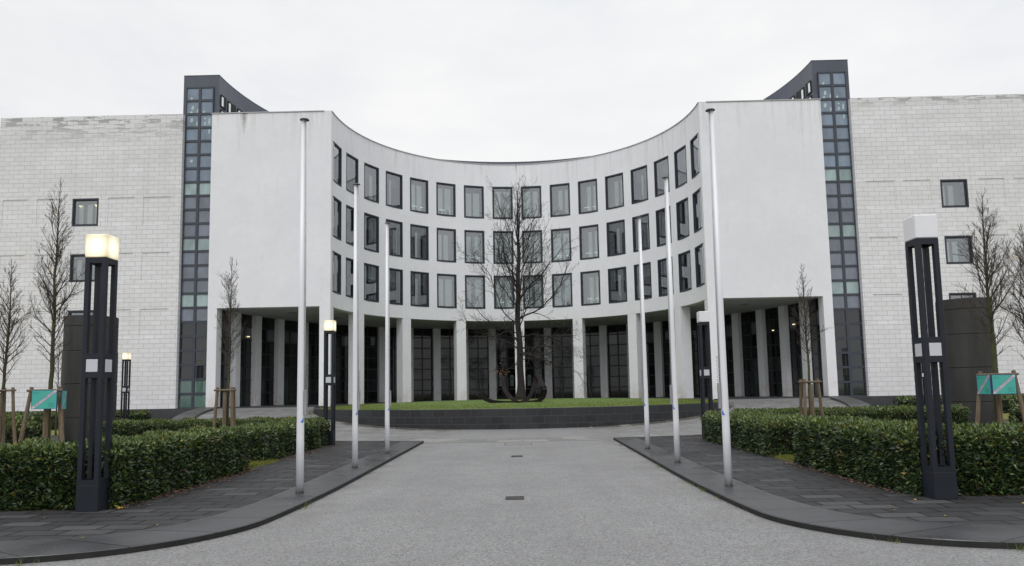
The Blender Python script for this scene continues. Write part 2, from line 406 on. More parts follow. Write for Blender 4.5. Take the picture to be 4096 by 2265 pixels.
# free standing piers
for k in range(-3,4):
    a=rad(22.5*k); c=Vector((sin(a),cos(a))); tn=Vector((cos(a),-sin(a))); m_=MB(); w=.37
    vs=[]
    for z in (.9,ZL-.002):
        for r,t_ in ((R1+.002,-w),(R1+.002,w),(R1+.74,w),(R1+.74,-w)):
            p=c*r+tn*t_; vs.append((p.x,p.y+YC,z))
    m_.add(vs,[(3,2,1,0),(4,5,6,7)]+[(i,(i+1)%4,(i+1)%4+4,i+4) for i in range(4)])
    bp(m_,'column',M['plaster'])
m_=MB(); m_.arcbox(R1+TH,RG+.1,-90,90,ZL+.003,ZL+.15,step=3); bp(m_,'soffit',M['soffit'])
m_=MB(); m_.arcbox(R1+.3,18.7,-90,90,19.05,19.15,step=3); bp(m_,'roof',M['cap'])
m_=MB(); m_.arcbox(R1-.05,R1+TH+.04,-90,90,ZR-.02,ZR+.03)
for s in (-1,1):
    x0,x1=sorted((s*(R1+TH+.041),s*19.09)); m_.box(x0,x1,YC-.10,YC+.62,ZR-.02,ZR+.03)
bp(m_,'roof_edge',M['cap'])
# inner room walls and floors behind the windows
m_=MB(); m_.arcbox(R1+3.2,R1+3.3,-89.5,89.5,ZL+.2,19.0,step=3)
for z in (7.32,10.95,14.5,18.2): m_.arcbox(R1+TH+.01,R1+3.2,-89.5,89.5,z,z+.28,step=3)
for k in range(17):
    a=-90+k*BAY
    if abs(a)<89: m_.arcbox(R1+TH+.01,R1+3.2,a-.25,a+.25,ZL+.2,19.0)
bp(m_,'interior_partition',M['room'])
# windows of the curved front
def lwin(cx,z0,z1,flat=None):
    """returns function mapping (u across, depth, z) to world for a window"""
    a=rad(cx)
    c=Vector((sin(a),cos(a))); tn=Vector((cos(a),-sin(a))); r0=R1*cos(rad(HW))
    return lambda u,d,z:((c*(r0+d)+tn*u).x,(c*(r0+d)+tn*u).y+YC,z)
def lbox(mb,F,u0,u1,d0,d1,z0,z1):
    v=[F(u,d,z) for u in (u0,u1) for d in (d0,d1) for z in (z0,z1)]
    mb.add(v,[(0,1,3,2),(4,6,7,5),(0,4,5,1),(2,3,7,6),(0,2,6,4),(1,5,7,3)])
def window(F,hw,z0,z1,style,lit=0,par=None):
    m_=MB(); e=.004
    def frame(h,za,zb,w,d0,d1):
        lbox(m_,F,-h,-h+w,d0,d1,za,zb); lbox(m_,F,h-w,h,d0,d1,za,zb)
        lbox(m_,F,-h+w,h-w,d0,d1,za,za+w); lbox(m_,F,-h+w,h-w,d0,d1,zb-w,zb)
    frame(hw-e,z0+e,z1-e,.075,.0,.20); frame(hw-.08,z0+.08,z1-.08,.065,.055,.19)
    fr=bp(m_,'window',M['frame'])
    p=MB(); i=.145
    p.quad(F(-hw+i,.10,z0+i),F(hw-i,.10,z0+i),F(hw-i,.10,z1-i),F(-hw+i,.10,z1-i)); o=p.build('pane',M['pane'],fr)
    # blinds and things seen through the pane
    c=MB(); u=hw-.05
    def strip(a,b,za,zb,d=.42): lbox(c,F,a,b,d,d+.02,za,zb)
    if style==0:
        j=random.uniform(-.10,.10); h_=random.uniform(.25,.6); strip(-u,-.17+j,z0,z1-h_); strip(.0+j,.44+j+random.uniform(-.1,.15),z0,z1-h_)
    elif style==1:
        h_=random.uniform(.2,.5); strip(-u,-.10+random.uniform(-.12,.03),z0,z1-h_); strip(.10,u-random.uniform(.05,.3),z0,z1-h_)
    elif style==2:
        strip(-u*.3,.10,z0,z1-.42); strip(.32,u,z0,z1-.42)
    elif style==3:
        strip(-.15,.05,z0+.1,z1-.5)
    elif style==4:
        strip(.25,u*.75,z0,z1-.6)
    if c.v: 
        b=c.build('blind',M['curtain2'] if lit==2 else M['curtain'],fr)
    g=MB(); lbox(g,F,-u,u,.62,.64,z1-.9,z1-.02)
    if style in (0,1,2): lbox(g,F,-u,u,.55,.57,z0,z1)
    g.build('screen',M['grey_blind'],fr)
    if random.random()<.6 or style>2:
        for q in range(random.randint(2,3)):
            g=MB(); a=random.uniform(-hw+.2,hw-.35); w=random.uniform(.1,.35); h=random.uniform(.15,.55)
            lbox(g,F,a,a+w,.28,.36,z0+.02,z0+h); g.build('shelf_item',M['deskstuff'],fr)
        if style>2:
            g=MB(); lbox(g,F,-hw+.1,-hw+.1+random.uniform(.2,.5),1.5,1.6,z0,z0+random.uniform(1.2,2.0)); g.build('cupboard',M['deskstuff'],fr)
    if lit:
        g=MB(); 
        if lit==1: lbox(g,F,-.42,-.02,.30,.33,z0+.52,z0+.545); lbox(g,F,.25,.5,.30,.33,z0+.50,z0+.525)
        else: lbox(g,F,.1,.5,.36,.38,z0+.5,z0+.53)
        g.build('light_strip',M['lamp_pale'],fr)
    return fr
for r,(z0,z1) in enumerate(rows):
    for k in range(16):
        F=lwin(-84.375+k*BAY,z0,z1); d=min(k,15-k)
        if r==0: st=[9,9,4,3,0,0,0,1][d]
        elif r==1: st=[9,9,9,4,3,0,1,1][d]
        else: st=[9,9,9,9,3,0,1,1][d]
        if k>7 and st==0: st=2
        lit=1 if (r,k) in ((0,4),(0,5),(0,10),(1,6),(1,8),(1,9),(1,10),(2,7),(2,8),(2,10)) else 0
        if (r,k)==(1,8): lit=2
        window(F,.797,z0,z1,st,lit)
# inner lobby wall: pillars and glazed bays
for k in range(-11,12):
    a=7.5*k; m_=MB(); F=(lambda a:(lambda u,d,z:(sin(a)*(RG+d)+cos(a)*u,cos(a)*(RG+d)-sin(a)*u+YC,z)))(rad(a))
    lbox(m_,F,-.31,.31,-.30,.1,.95,ZL-.002); bp(m_,'pillar',M['plaster'])
for k in range(24):
    a=rad(-86.25+7.5*k); F=(lambda a:(lambda u,d,z:(sin(a)*(RG+d)+cos(a)*u,cos(a)*(RG+d)-sin(a)*u+YC,z)))(a)
    w=1.22; m_=MB(); zs=[1.08+.8825*i for i in range(8)]; zs[-1]=ZL-.005
    for u in (-w,-.93,.93,w-.06): lbox(m_,F,u if u>-w else -w,(u+.07 if u>-w else -w+.07),0,.08,1.08,ZL-.005)
    lbox(m_,F,-.045,.045,-.01,.08,1.08,ZL-.005)
    for z in zs: lbox(m_,F,-w,w,.005,.075,z-.045 if z>1.1 else 1.08,z+.045)
    fr=bp(m_,'glazed_bay',M['arcframe']); p=MB(); side=abs(k-11.5)>7.5; cen=abs(k-11.5)<3
    for i in range(7):
        for u0,u1 in ((-w,-.045),(.045,w)):
            g=random.uniform(.006,.028); p.tc=(g,g*1.05,g*1.05)
            if side and i<3 and (u0>0)==(k>12): g=random.uniform(.05,.09)*.8; p.tc=(g*.75,g*1.1,g)
            if 2<=i<=5 and random.random()<.16: g=.025; p.tc=(g,g,g*1.05)
            if i==5 and random.random()<.42: p.tc=(.12,.13,.155)  # sky reflection painted into some panes of the upper row
            p.quad(F(u0,.04,zs[i]),F(u1,.04,zs[i]),F(u1,.04,zs[i+1]),F(u0,.04,zs[i+1]))
    p.build('pane',M['arcglass'],fr,tint=True)
    if cen:
        gd=simple('green_door_glass',(.11,.16,.14),.2)
        for u0,u1 in ((-.62,-.30),(.30,.62)) if abs(k-11.5)<1 else ((.12,.55),):
            g=MB(); lbox(g,F,u0,u1,.02,.03,2.2 if abs(k-11.5)<1 else 1.7,3.15 if abs(k-11.5)<1 else 2.9)
            if abs(k-11.5)<1: g.build('door_panel',gd,fr)
        for u in (-.12,.12): h=MB(); h.tube([F(u,-.06,2.0),F(u,-.06,2.75)],.018,6); h.build('door_handle',M['boxmetal'],fr)
m_=MB()
for a,z in ((-83,5.9),(-77.5,5.7),(-66,5.4),(71,5.6),(78,5.8),(-60,5.3)):
    p=arcp(RG-.03,a,z); m_.box(p[0]-.09,p[0]+.09,p[1]-.02,p[1]+.02,p[2]-.03,p[2]+.03)
bp(m_,'lobby_lamp',M['lamp_on'])
for a,r in ((-78,15.2),(-62,14.5),(-40,15),(-22,15),(-10,15.2),(12,15.2),(24,15),(42,15),(60,15),(77,15.2)):
    m_=MB(); p=arcp(r,a,ZL); n=14; vs=[(p[0]+.28*cos(2*pi*i/n),p[1]+.28*sin(2*pi*i/n),z) for z in (ZL-.03,ZL+.01) for i in range(n)]
    m_.add(vs,[tuple(range(n))]+[(i,(i+1)%n,(i+1)%n+n,i+n) for i in range(n)]); bp(m_,'ceiling_vent',M['grey_blind'])
m_=MB(); m_.arcbox(R1-.5,RG+.3,-90,90,.6,1.08,step=3); bp(m_,'lobby_floor',M['plinth'])
# dark building behind
m_=MB(); m_.arcbox(18.78,21.05,-90,90,7.5,22.14,step=1.5,c=(0,YC+.28)); bp(m_,'tower_body',M['clad'])
m_=MB(); m_.arcbox(18.77,21.06,-90.03,90.03,22.141,22.19,step=1.5,c=(0,YC+.28)); bp(m_,'tower_roof_edge',M['metal'])
for s in (-1,1):
    m_=MB(); x0,x1=sorted((s*18.8,s*21.0)); m_.box(x0,x1,YC+.275,YC+.6,.95,8)
    bp(m_,'tower_base',M['clad'])
    m_=MB(); p=MB(); F=lambda u,d,z:(u,YC+.19+d,z); top=21.28; n=23; pit=.8825
    xs=[19.09,19.135,19.87,20.03,20.785,20.83]
    for a,b in ((xs[0],xs[1]),(xs[2],xs[3]),(xs[4],xs[5])): lbox(m_,F,*sorted((s*a,s*b)),-.03,.085,top-n*pit+.0,top+.1)
    for i in range(n+1):
        z=top-i*pit+.03
        for a,b in ((xs[1],xs[2]),(xs[3],xs[4])):
            lbox(m_,F,*sorted((s*a,s*b)),-.02,.085,z-.02,z+.12 if i else z+.07)
            if i==n: continue
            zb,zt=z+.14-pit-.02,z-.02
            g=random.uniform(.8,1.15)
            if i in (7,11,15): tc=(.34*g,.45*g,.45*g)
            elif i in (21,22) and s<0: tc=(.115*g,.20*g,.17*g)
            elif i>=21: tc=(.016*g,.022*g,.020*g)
            elif i>=17: tc=(.012*g,.014*g,.017*g)  # lower panes: dark reflected surroundings put into the base colour
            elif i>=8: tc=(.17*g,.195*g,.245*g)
            else: tc=(.20*g,.26*g,.34*g)  # upper panes: blue-grey sky reflection put into the base colour
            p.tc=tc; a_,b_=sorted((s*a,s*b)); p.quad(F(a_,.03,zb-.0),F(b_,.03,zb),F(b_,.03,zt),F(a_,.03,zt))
            if i in (17,18,19,20) : pass
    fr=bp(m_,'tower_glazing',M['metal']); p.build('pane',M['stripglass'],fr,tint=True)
    # pale patches laid on the upper panes, painted stair reflections
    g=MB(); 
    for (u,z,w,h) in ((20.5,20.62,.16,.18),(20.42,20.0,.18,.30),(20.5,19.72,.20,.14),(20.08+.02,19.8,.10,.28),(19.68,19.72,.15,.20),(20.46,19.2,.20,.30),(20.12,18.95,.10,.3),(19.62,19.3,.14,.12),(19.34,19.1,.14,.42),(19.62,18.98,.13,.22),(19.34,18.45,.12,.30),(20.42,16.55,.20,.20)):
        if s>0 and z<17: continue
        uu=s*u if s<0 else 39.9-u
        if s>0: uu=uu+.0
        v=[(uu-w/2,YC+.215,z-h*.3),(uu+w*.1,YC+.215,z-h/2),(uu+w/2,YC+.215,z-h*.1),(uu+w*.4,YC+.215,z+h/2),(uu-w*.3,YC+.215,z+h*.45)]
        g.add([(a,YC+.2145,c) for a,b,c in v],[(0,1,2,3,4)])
    g.build('stair_reflection',simple('pale_reflection_glass',(.42,.52,.50),.3),fr)
    # small windows in the tower flank
    for i,ph in enumerate((88.9,84.9,81.0,77.2,73.4,69.6)):
        for zt in (20.98,20.02):
            m2=MB(); cc=(0,YC+.28); a0,a1=s*(ph-1.35),s*(ph+.75 if i==0 else ph+1.35)
            if i==0: a1=s*89.3
            m2.arcbox(18.70,18.779,a0,a1,zt-.78,zt,c=cc); wd=bp(m2,'flank_window',M['dark'])
            m3=MB(); b0=s*(abs(a1)-.55); m3.arcbox(18.66,18.699,b0,a1,zt-.75,zt-.16,c=cc); m3.build('blind',M['curtain'],wd)
            m4=MB(); m4.arcbox(18.66,18.76,a0-s*.18,a0,zt-.8,zt+.03,c=cc); m4.build('window_frame',M['clad'],wd)
# stone side wings, with windows and blind panels
SW=[]
for s in (-1,1):
    xs_in,xs_out=20.86,32.45
    P_=1.0
    cols=[(21.46,23.2),(23.76,25.42),(26.0,27.66),(28.32,29.9),(30.5,32.05)]
    zr=[(12.43,14.2),(8.93,10.68),(5.42,7.18)]
    X=sorted([xs_in,xs_out]+[v for c in cols for v in c]); Zs=sorted([1.07,ZR]+[v for z in zr for v in z])
    m_=MB(); y0=43.38
    F=lambda x,y,z,s=s:(s*x,y,z)
    for i in range(len(X)-1):
        for j in range(len(Zs)-1):
            xm,zm=(X[i]+X[i+1])/2,(Zs[j]+Zs[j+1])/2; ci=[k for k,c in enumerate(cols) if c[0]<xm<c[1]]; zi=[k for k,z in enumerate(zr) if z[0]<zm<z[1]]
            y=y0
            if ci and zi:
                if ci[0]==2: continue
                y=y0+.035
            m_.quad(F(X[i],y,Zs[j]),F(X[i+1],y,Zs[j]),F(X[i+1],y,Zs[j+1]),F(X[i],y,Zs[j+1]))
    for k,c in enumerate(cols):
        for z in zr:
            d=.25 if k==2 else .035
            for x in c: m_.quad(F(x,y0,z[0]),F(x,y0+d,z[0]),F(x,y0+d,z[1]),F(x,y0,z[1]))
            for zz in z: m_.quad(F(c[0],y0,zz),F(c[1],y0,zz),F(c[1],y0+d,zz),F(c[0],y0+d,zz))
    # sides, roof, back
    y1=60
    m_.quad(F(xs_out,y0,1.07),F(xs_out,y1,1.07),F(xs_out,y1,ZR),F(xs_out,y0,ZR)); m_.quad(F(xs_in,y0,1.07),F(xs_in,y0+.5,1.07),F(xs_in,y0+.5,ZR),F(xs_in,y0,ZR))
    m_.quad(F(xs_in,y0,ZR),F(xs_out,y0,ZR),F(xs_out,y1,ZR),F(xs_in+.3,y1,ZR)); m_.quad(F(xs_in,y1,1.07),F(xs_out,y1,1.07),F(xs_out,y1,ZR),F(xs_in,y1,ZR))
    o=bp(m_,'stone_wing_wall',M['ashlar'])
    m_=MB(); a,b=sorted((s*19.06,s*32.5)); m_.box(a,b,43.33,44.3,-.1,1.068); bp(m_,'plinth',M['plinth'])
    for zi,(z0,z1) in enumerate(zr):
        cx=s*(26.0+27.66)/2
        F2=lambda u,d,z,cx=cx:(cx+u,43.38+d,z)
        hw=.83; m2=MB()
        for h,za,zb,w,d0,d1 in ((hw-.004,z0+.004,z1-.004,.085,.0,.2),(hw-.09,z0+.09,z1-.09,.06,.06,.19)):
            lbox(m2,F2,-h,-h+w,d0,d1,za,zb); lbox(m2,F2,h-w,h,d0,d1,za,zb); lbox(m2,F2,-h+w,h-w,d0,d1,za,za+w); lbox(m2,F2,-h+w,h-w,d0,d1,zb-w,zb)
        fr=bp(m2,'window',M['frame']); p=MB(); i=.15
        p.quad(F2(-hw+i,.10,z0+i),F2(hw-i,.10,z0+i),F2(hw-i,.10,z1-i),F2(-hw+i,.10,z1-i)); p.build('pane',M['pane'],fr)
        c=MB()
        for a,b in ((-.62,-.35),(-.10,.22),(.42,.66)) if s<0 else ((-.66,-.36),(-.16,.16)): lbox(c,F2,a,b,.4,.42,z0,z1-.3)
        c.build('blind',M['curtain2'] if s<0 and zi==0 else M['curtain'],fr)
        g=MB(); lbox(g,F2,-hw,hw,.65,.67,z0,z1); g.build('screen',M['grey_blind'],fr)
        if s<0 and zi==0:
            g=MB(); g.add([F2(.42,.35,z1-.42),F2(.68,.35,z1-.47),F2(.68,.35,z1-.34),F2(.36,.35,z1-.30)],[(0,1,2,3)]); g.add([F2(-.62,.35,z1-.42),F2(-.45,.35,z1-.45),F2(-.45,.35,z1-.38),F2(-.64,.35,z1-.36)],[(0,1,2,3)])
            g.build('light_strip',M['lamp_on'],fr)

# ============================================================ GROUND
def hz(y): return max(0.0,min(1.0,(y-31.8)*.085))
def poly(name,pts,z0,z1,m,**k):
    n=len(pts); vs=[(x,y,z0) for x,y in pts]+[(x,y,z1) for x,y in pts]
    fs=[tuple(range(n,2*n))]+[(i,(i+1)%n,(i+1)%n+n,i+n) for i in range(n)]
    return obj(name,vs,fs,m,**k)
g=obj('ground',[(-900,-900,-.05),(900,-900,-.05),(900,1500,-.05),(-900,1500,-.05)],[(0,1,2,3)],M['ground']); tag(g,kind='structure')
CR=(0,44.3)
# road: flat sheet plus the ring drive that climbs round the lawn
mb=MB(); mb.quad((-70,-40,0),(70,-40,0),(70,7.9,0),(-70,7.9,0)); mb.quad((-7,7.9,0),(7,7.9,0),(7,25.9,0),(-7,25.9,0))
N=96; rr=[11.0,13.5,15.5,17.45]
for i in range(N):
    a0=90+180*i/N; a1=90+180*(i+1)/N
    for j in range(3):
        q=[]
        for r,a in ((rr[j],a0),(rr[j+1],a0),(rr[j+1],a1),(rr[j],a1)):
            x,y=r*sin(rad(a)),CR[1]+r*cos(rad(a)); q.append((x,y,hz(y)+.002))
        mb.quad(*q)
mb.quad((-17.45,44.2,1.0),(-11,44.2,1.0),(-11,43.2,1.0),(-17.45,43.2,1.0)); mb.quad((17.45,44.2,1.0),(11,44.2,1.0),(11,43.2,1.0),(17.45,43.2,1.0))
road=mb.build('road',M['road']); tag(road,kind='structure')
# setts apron (gutter) ring
def ringband(name,r0,r1,a0,a1,zf,m,outer=None,steps=120,inner=False):
    vs=[];uv=[];fs=[]
    for i in range(steps+1):
        a=a0+(a1-a0)*i/steps
        xs=[(r0,0),(r1,0)]
        for r,_ in xs:
            x,y=r*sin(rad(a)),CR[1]+r*cos(rad(a)); vs.append((x,y,zf(x,y))); uv.append((rad(a)*r1,r-r0))
        if outer is not None:
            x,y=r1*sin(rad(a)),CR[1]+r1*cos(rad(a)); vs.append((x,y,outer)); uv.append((rad(a)*r1,r1-r0+zf(x,y)-outer))
            x,y=r0*sin(rad(a)),CR[1]+r0*cos(rad(a)); vs.append((x,y,outer if not inner else hz(y)-.05)); uv.append((rad(a)*r1,-.1))
    k=4 if outer is not None else 2
    for i in range(steps):
        p=i*k;q=p+k; fs.append((p,p+1,q+1,q))
        if k==4: fs+=[(p+1,p+2,q+2,q+1),(p+3,p,q,q+3)]
    return obj(name,vs,fs,m,uv=uv)
ab=ringband('gutter',17.45,18.35,90,270,lambda x,y:hz(y)+.006,M['apron']); tag(ab,kind='structure')
ae=math.degrees(math.asin(3.29/19.4))
for s in (0,1):
    a0,a1=(90,145) if s else (215,270)
    o=ringband('parapet_kerb',18.35,19.4,a0,a1,lambda x,y:max(.078,hz(y)+.13),M['parapet'],outer=-.05,inner=True); tag(o,kind='structure')
    a0,a1=(145,180-ae) if s else (180+ae,215)
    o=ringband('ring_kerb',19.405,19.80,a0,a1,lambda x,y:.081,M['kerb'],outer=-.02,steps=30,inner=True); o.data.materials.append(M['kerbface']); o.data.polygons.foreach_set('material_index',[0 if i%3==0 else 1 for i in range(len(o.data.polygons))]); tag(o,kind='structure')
o=ringband('setts_band',18.352,19.40,145.01,214.99,lambda x,y:hz(y)+.005,M['apron'],steps=60); tag(o,kind='structure')
# pale strip at the foot of the wing fronts
for s in (-1,1):
    a,b=sorted((s*12.3,s*18.4)); m_=MB(); m_.box(a,b,42.75,43.2,.9,1.03); o=m_.build('step',M['lightstone']); tag(o,kind='structure')
    m_=MB(); a,b=sorted((s*11.6,s*18.47)); m_.box(a,b,43.2,43.46,.9,1.075); o=m_.build('threshold',M['basalt_plain']); tag(o,kind='structure')
# retaining wall and lawn
vs=[];uv=[];fs=[];n=144; RW=12.2
for i in range(n+1):
    a=rad(70+220*i/n); 
    for r,z in ((RW,None),(RW,.97),(RW-.32,.97),(RW-.32,.5)):
        x,y=r*sin(a),CR[1]+r*cos(a); zz=z if z is not None else min(.9,hz(y))-.02
        vs.append((x,y,zz)); uv.append((a*RW,(zz-.97+.99) if r==RW else .1))
for i in range(n):
    for k in range(3): fs.append((i*4+k,i*4+k+1,i*4+k+5,i*4+k+4))
o=obj('retaining_wall',vs,fs,M['basalt'],uv=uv); tag(o,'low dark basalt block wall curving round the raised lawn','wall')
vs=[(0,CR[1],1.24)];fs=[];nr=14
for j in range(1,nr+1):
    r=(RW-.30)*j/nr
    for i in range(n):
        a=2*pi*i/n; vs.append((r*sin(a),CR[1]+r*cos(a),.96+.28*(1-(r/RW)**3)))
for i in range(n): fs.append((0,1+i,1+(i+1)%n))
for j in range(nr-1):
    for i in range(n): fs.append((1+j*n+i,1+(j+1)*n+i,1+(j+1)*n+(i+1)%n,1+j*n+(i+1)%n))
lawn=obj('lawn',vs,fs,M['lawn'],smooth=True); tag(lawn,'short green lawn raised behind the dark basalt wall','lawn',kind='stuff')
# lawn fringe blades
def blades(name,spots,h,m,w=.006):
    vs=[];fs=[]
    for x,y,z in spots:
        a=random.uniform(0,2*pi); hh=h*random.uniform(.5,1.3); lx,ly=random.gauss(0,.35)*hh,random.gauss(0,.35)*hh; b=len(vs)
        vs+=[(x-w*cos(a),y-w*sin(a),z),(x+w*cos(a),y+w*sin(a),z),(x+lx,y+ly,z+hh)]; fs.append((b,b+1,b+2))
    return obj(name,vs,fs,m)
sp=[]
for i in range(16000):
    a=rad(random.uniform(95,265)); r=RW-.3-abs(random.gauss(0,1.6)); r=max(r,2); sp.append((r*sin(a),CR[1]+r*cos(a),.955+.28*(1-(r/RW)**3)))
o=blades('grass',sp,.05,M['blade'],.012); tag(o,'grass blades standing along the front of the raised lawn','grass',kind='stuff')
# dirt and pale kerb stones at the wall foot
o=ringband('wall_foot_kerb',RW+.005,RW+.33,100,260,lambda x,y:hz(y)+.03,mk_setts('foot_kerb_stone',(.06,.055,.045),(.12,.115,.10),(.03,.03,.02),.62,3.0,.7,.85,mort=.02,offset=0,lightf=.85),outer=-.02); tag(o,kind='structure')
# paths
kin=[(3.3,25.21),(3.24,18),(3.2,14),(3.22,12),(3.28,10.4),(3.38,9.5),(3.66,8.82),(4.05,8.33),(4.55,7.95),(5.3,7.70),(6.3,7.58),(8,7.55),(14,7.55),(45,7.55)]
kout=[(4.05,25.32),(4.02,18),(3.98,14),(4.0,11.6),(4.12,10.4),(4.35,9.6),(4.72,9.05),(5.2,8.78),(5.8,8.62),(6.6,8.5),(8,8.45),(9,8.45),(14,8.45),(45,8.45)]
def smoothline(p,n=6):
    out=[]
    for i in range(len(p)-1):
        p0=Vector(p[max(i-1,0)]);p1=Vector(p[i]);p2=Vector(p[i+1]);p3=Vector(p[min(i+2,len(p)-1)])
        for k in range(n):
            t=k/n; out.append(tuple(.5*((2*p1)+(-p0+p2)*t+(2*p0-5*p1+4*p2-p3)*t*t+(-p0+3*p1-3*p2+p3)*t**3)))
    out.append(p[-1]); return out
for s in (-1,1):
    a=smoothline(kin); b=smoothline(kout); vs=[];uv=[];fs=[];L=0
    for i,(p,q) in enumerate(zip(a,b)):
        if i: L+=(Vector(p)-Vector(a[i-1])).length
        vs+=[(s*p[0],p[1],-.02),(s*(p[0]-.004),p[1],.066),(s*(p[0]+.008),p[1]+.002,.076),(s*q[0],q[1],.076),(s*q[0],q[1],.04)]
        uv+=[(L,-.2),(L,-.1),(L,0.02),(L,.75),(L,.8)]
    for i in range(len(a)-1):
        for k in range(4): fs.append((i*5+k,i*5+k+1,i*5+k+6,i*5+k+5))
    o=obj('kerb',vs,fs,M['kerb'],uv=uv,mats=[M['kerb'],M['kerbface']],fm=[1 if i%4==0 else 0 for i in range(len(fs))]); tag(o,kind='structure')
    circ=[(19.4*sin(rad(t)),CR[1]-19.4*cos(rad(t))) for t in np.linspace(math.degrees(math.asin(4.05/19.4)),math.degrees(math.asin(6.05/19.4)),6)]
    pts=[(x,y) for x,y in b]+[(45,10.86),(6.05,10.86)]+circ[::-1]
    pts=[(s*x,y) for x,y in pts]
    o=poly('footpath',pts,0,.071,M['pavers']); tag(o,kind='structure')
    circ=[(19.39*sin(rad(t)),CR[1]-19.39*cos(rad(t))) for t in np.linspace(math.degrees(math.asin(6.05/19.4)),89,24)]
    pts=[(6.05,10.861)]+circ+[(19.5,43.35),(60,43.35),(60,10.861)]; pts=[(s*x,y) for x,y in pts]
    o=poly('planting_bed',pts,0,.06,M['soil']); tag(o,kind='structure')
    # grass strips inside the bed
    m_=MB()
    for x0,x1,y0,y1 in ((6.1,7.3,15.6,18.6),(7.4,40,12.6,25.4),(22,45,28,40)): 
        a_,b_=sorted((s*x0,s*x1)); m_.box(a_,b_,y0,y1,.0,.075)
    m_.build('bed_grass',M['mossgrass']); tag(bpy.data.objects[m_ and 'bed_grass' if s<0 else 'bed_grass.001'],'yellow green grass in the planting bed on the '+('left' if s<0 else 'right'),'grass',kind='stuff')
    sp=[(s*random.uniform(6.1,7.2),random.uniform(15.7,18.5),.07) for i in range(9000)]
    o=blades('grass_tuft',sp,.06,M['mossgrass'],.005); tag(o,'mossy yellow grass in the gap of the '+('left' if s<0 else 'right')+' hedge','grass',kind='stuff')
# weeds in kerb joints
sp=[]
for (x,y) in ((3.17,16.2),(3.2,13.2),(3.22,12.4),(-3.2,15.8),(3.75,12.6),(5.3,7.67),(4.2,8.2),(-5.1,7.72),(3.5,20.4),(3.2,22.3),(3.3,11.6),(-3.22,11.3)):
    for i in range(random.randint(12,40)): sp.append((x+random.gauss(0,.05),y+random.gauss(0,.14),.0))
o=blades('weeds',sp,.07,M['blade'],.006); tag(o,'small green weeds growing in the kerb joints','weeds',kind='stuff')
# fallen leaves
def litter(name,spots,m,label,size=.035):
    vs=[];fs=[]
    for x,y,z in spots:
        a=random.uniform(0,2*pi); s_=size*random.uniform(.5,1.3); t=random.uniform(-.4,.4); b=len(vs)
        for u,v in ((-1,0),(-.3,-.5),(.6,-.4),(1,0),(.5,.5),(-.4,.4)):
            vs.append((x+s_*(u*cos(a)-v*sin(a)),y+s_*(u*sin(a)+v*cos(a)),z+.004+abs(u)*s_*.3+v*t*s_))
        fs.append(tuple(range(b,b+6)))
    o=obj(name,vs,fs,m); tag(o,label,'fallen leaves',kind='stuff')
sp=[(-5.93+abs(random.gauss(0,.13))*random.choice((-.5,1)),random.uniform(11.1,16.4),.078) for i in range(420)]+[(-5.95+random.gauss(0,.12),random.uniform(18.5,23),.078) for i in range(130)]
litter('fallen_leaves',sp,M['dryleaf'],'brown fallen leaves along the foot of the left hedge',.03)
sp=[(5.93-abs(random.gauss(0,.10)),random.uniform(11.1,16.0),.078) for i in range(200)]+[(random.uniform(6.5,9),10.8-abs(random.gauss(0,.05)),.078) for i in range(25)]
litter('fallen_leaves',sp,M['dryleaf'],'brown fallen leaves along the foot of the right hedge',.03)
sp=[(-5.9+random.gauss(0,.05),10.95+random.gauss(0,.05),.078) for i in range(22)]+[(random.choice((-1,1))*random.uniform(4,9),random.uniform(8.6,10.6),.078) for i in range(10)]+[(random.uniform(-2.8,2.8),random.uniform(12,30),.004) for i in range(4)]
litter('fallen_leaves',sp,M['yellowleaf'],'few yellow leaves scattered on the dark paving and road',.022)
# debris at the wall foot
sp=[]
for i in range(700):
    a=rad(random.uniform(110,250)); r=RW+.12+abs(random.gauss(0,.14)); x,y=r*sin(a),CR[1]+r*cos(a); sp.append((x,y,hz(y)+.03))
litter('fallen_leaves',sp,M['soil'],'dark debris gathered at the foot of the basalt wall',.035)
# covers in the road
def cover(x,y,w,d,label):
    r=empty('drain_cover',(x,y,0)); tag(r,label,'drain cover')
    m_=MB(); t=.02
    for a in ((-w/2,w/2,-d/2,-d/2+t),(-w/2,w/2,d/2-t,d/2),(-w/2,-w/2+t,-d/2+t,d/2-t),(w/2-t,w/2,-d/2+t,d/2-t)): m_.box(*a,.0,.010)
    m_.build('frame',M['iron'],r); m_=MB(); k=9
    for i in range(k):
        u=-w/2+t+.004+(w-2*t-.008)*i/k; m_.box(u,u+(w-2*t)/k*.62,-d/2+t,d/2-t,.001,.008)
    m_.box(-w/2+t,w/2-t,-.01,.01,.0012,.0085)
    m_.build('grate',M['iron'],r); m_=MB(); m_.box(-w/2+t,w/2-t,-d/2+t,d/2-t,.0002,.0012); m_.build('pit',M['strap'],r); return r
cover(.03,11.85,.30,.34,'near rectangular iron drain grate in the middle of the road')
cover(-.0,19.4,.31,.40,'far small iron drain grate in the road, between the near grate and the large cover')
r=empty('access_cover',(0,24.0,0)); tag(r,'large rectangular paved-in cover outlined in the road near the setts','manhole cover')
m_=MB(); w,d,t=.92,1.0,.03
for a in ((-w/2,w/2,-d/2,-d/2+t),(-w/2,w/2,d/2-t,d/2),(-w/2,-w/2+t,-d/2+t,d/2-t),(w/2-t,w/2,-d/2+t,d/2-t)): m_.box(*a,.0,.006)
m_.build('frame',M['seam'],r)
m_=MB(); m_.box(-w/2+t,w/2-t,-d/2+t,d/2-t,0,.004); m_.build('plate',M['road'],r)

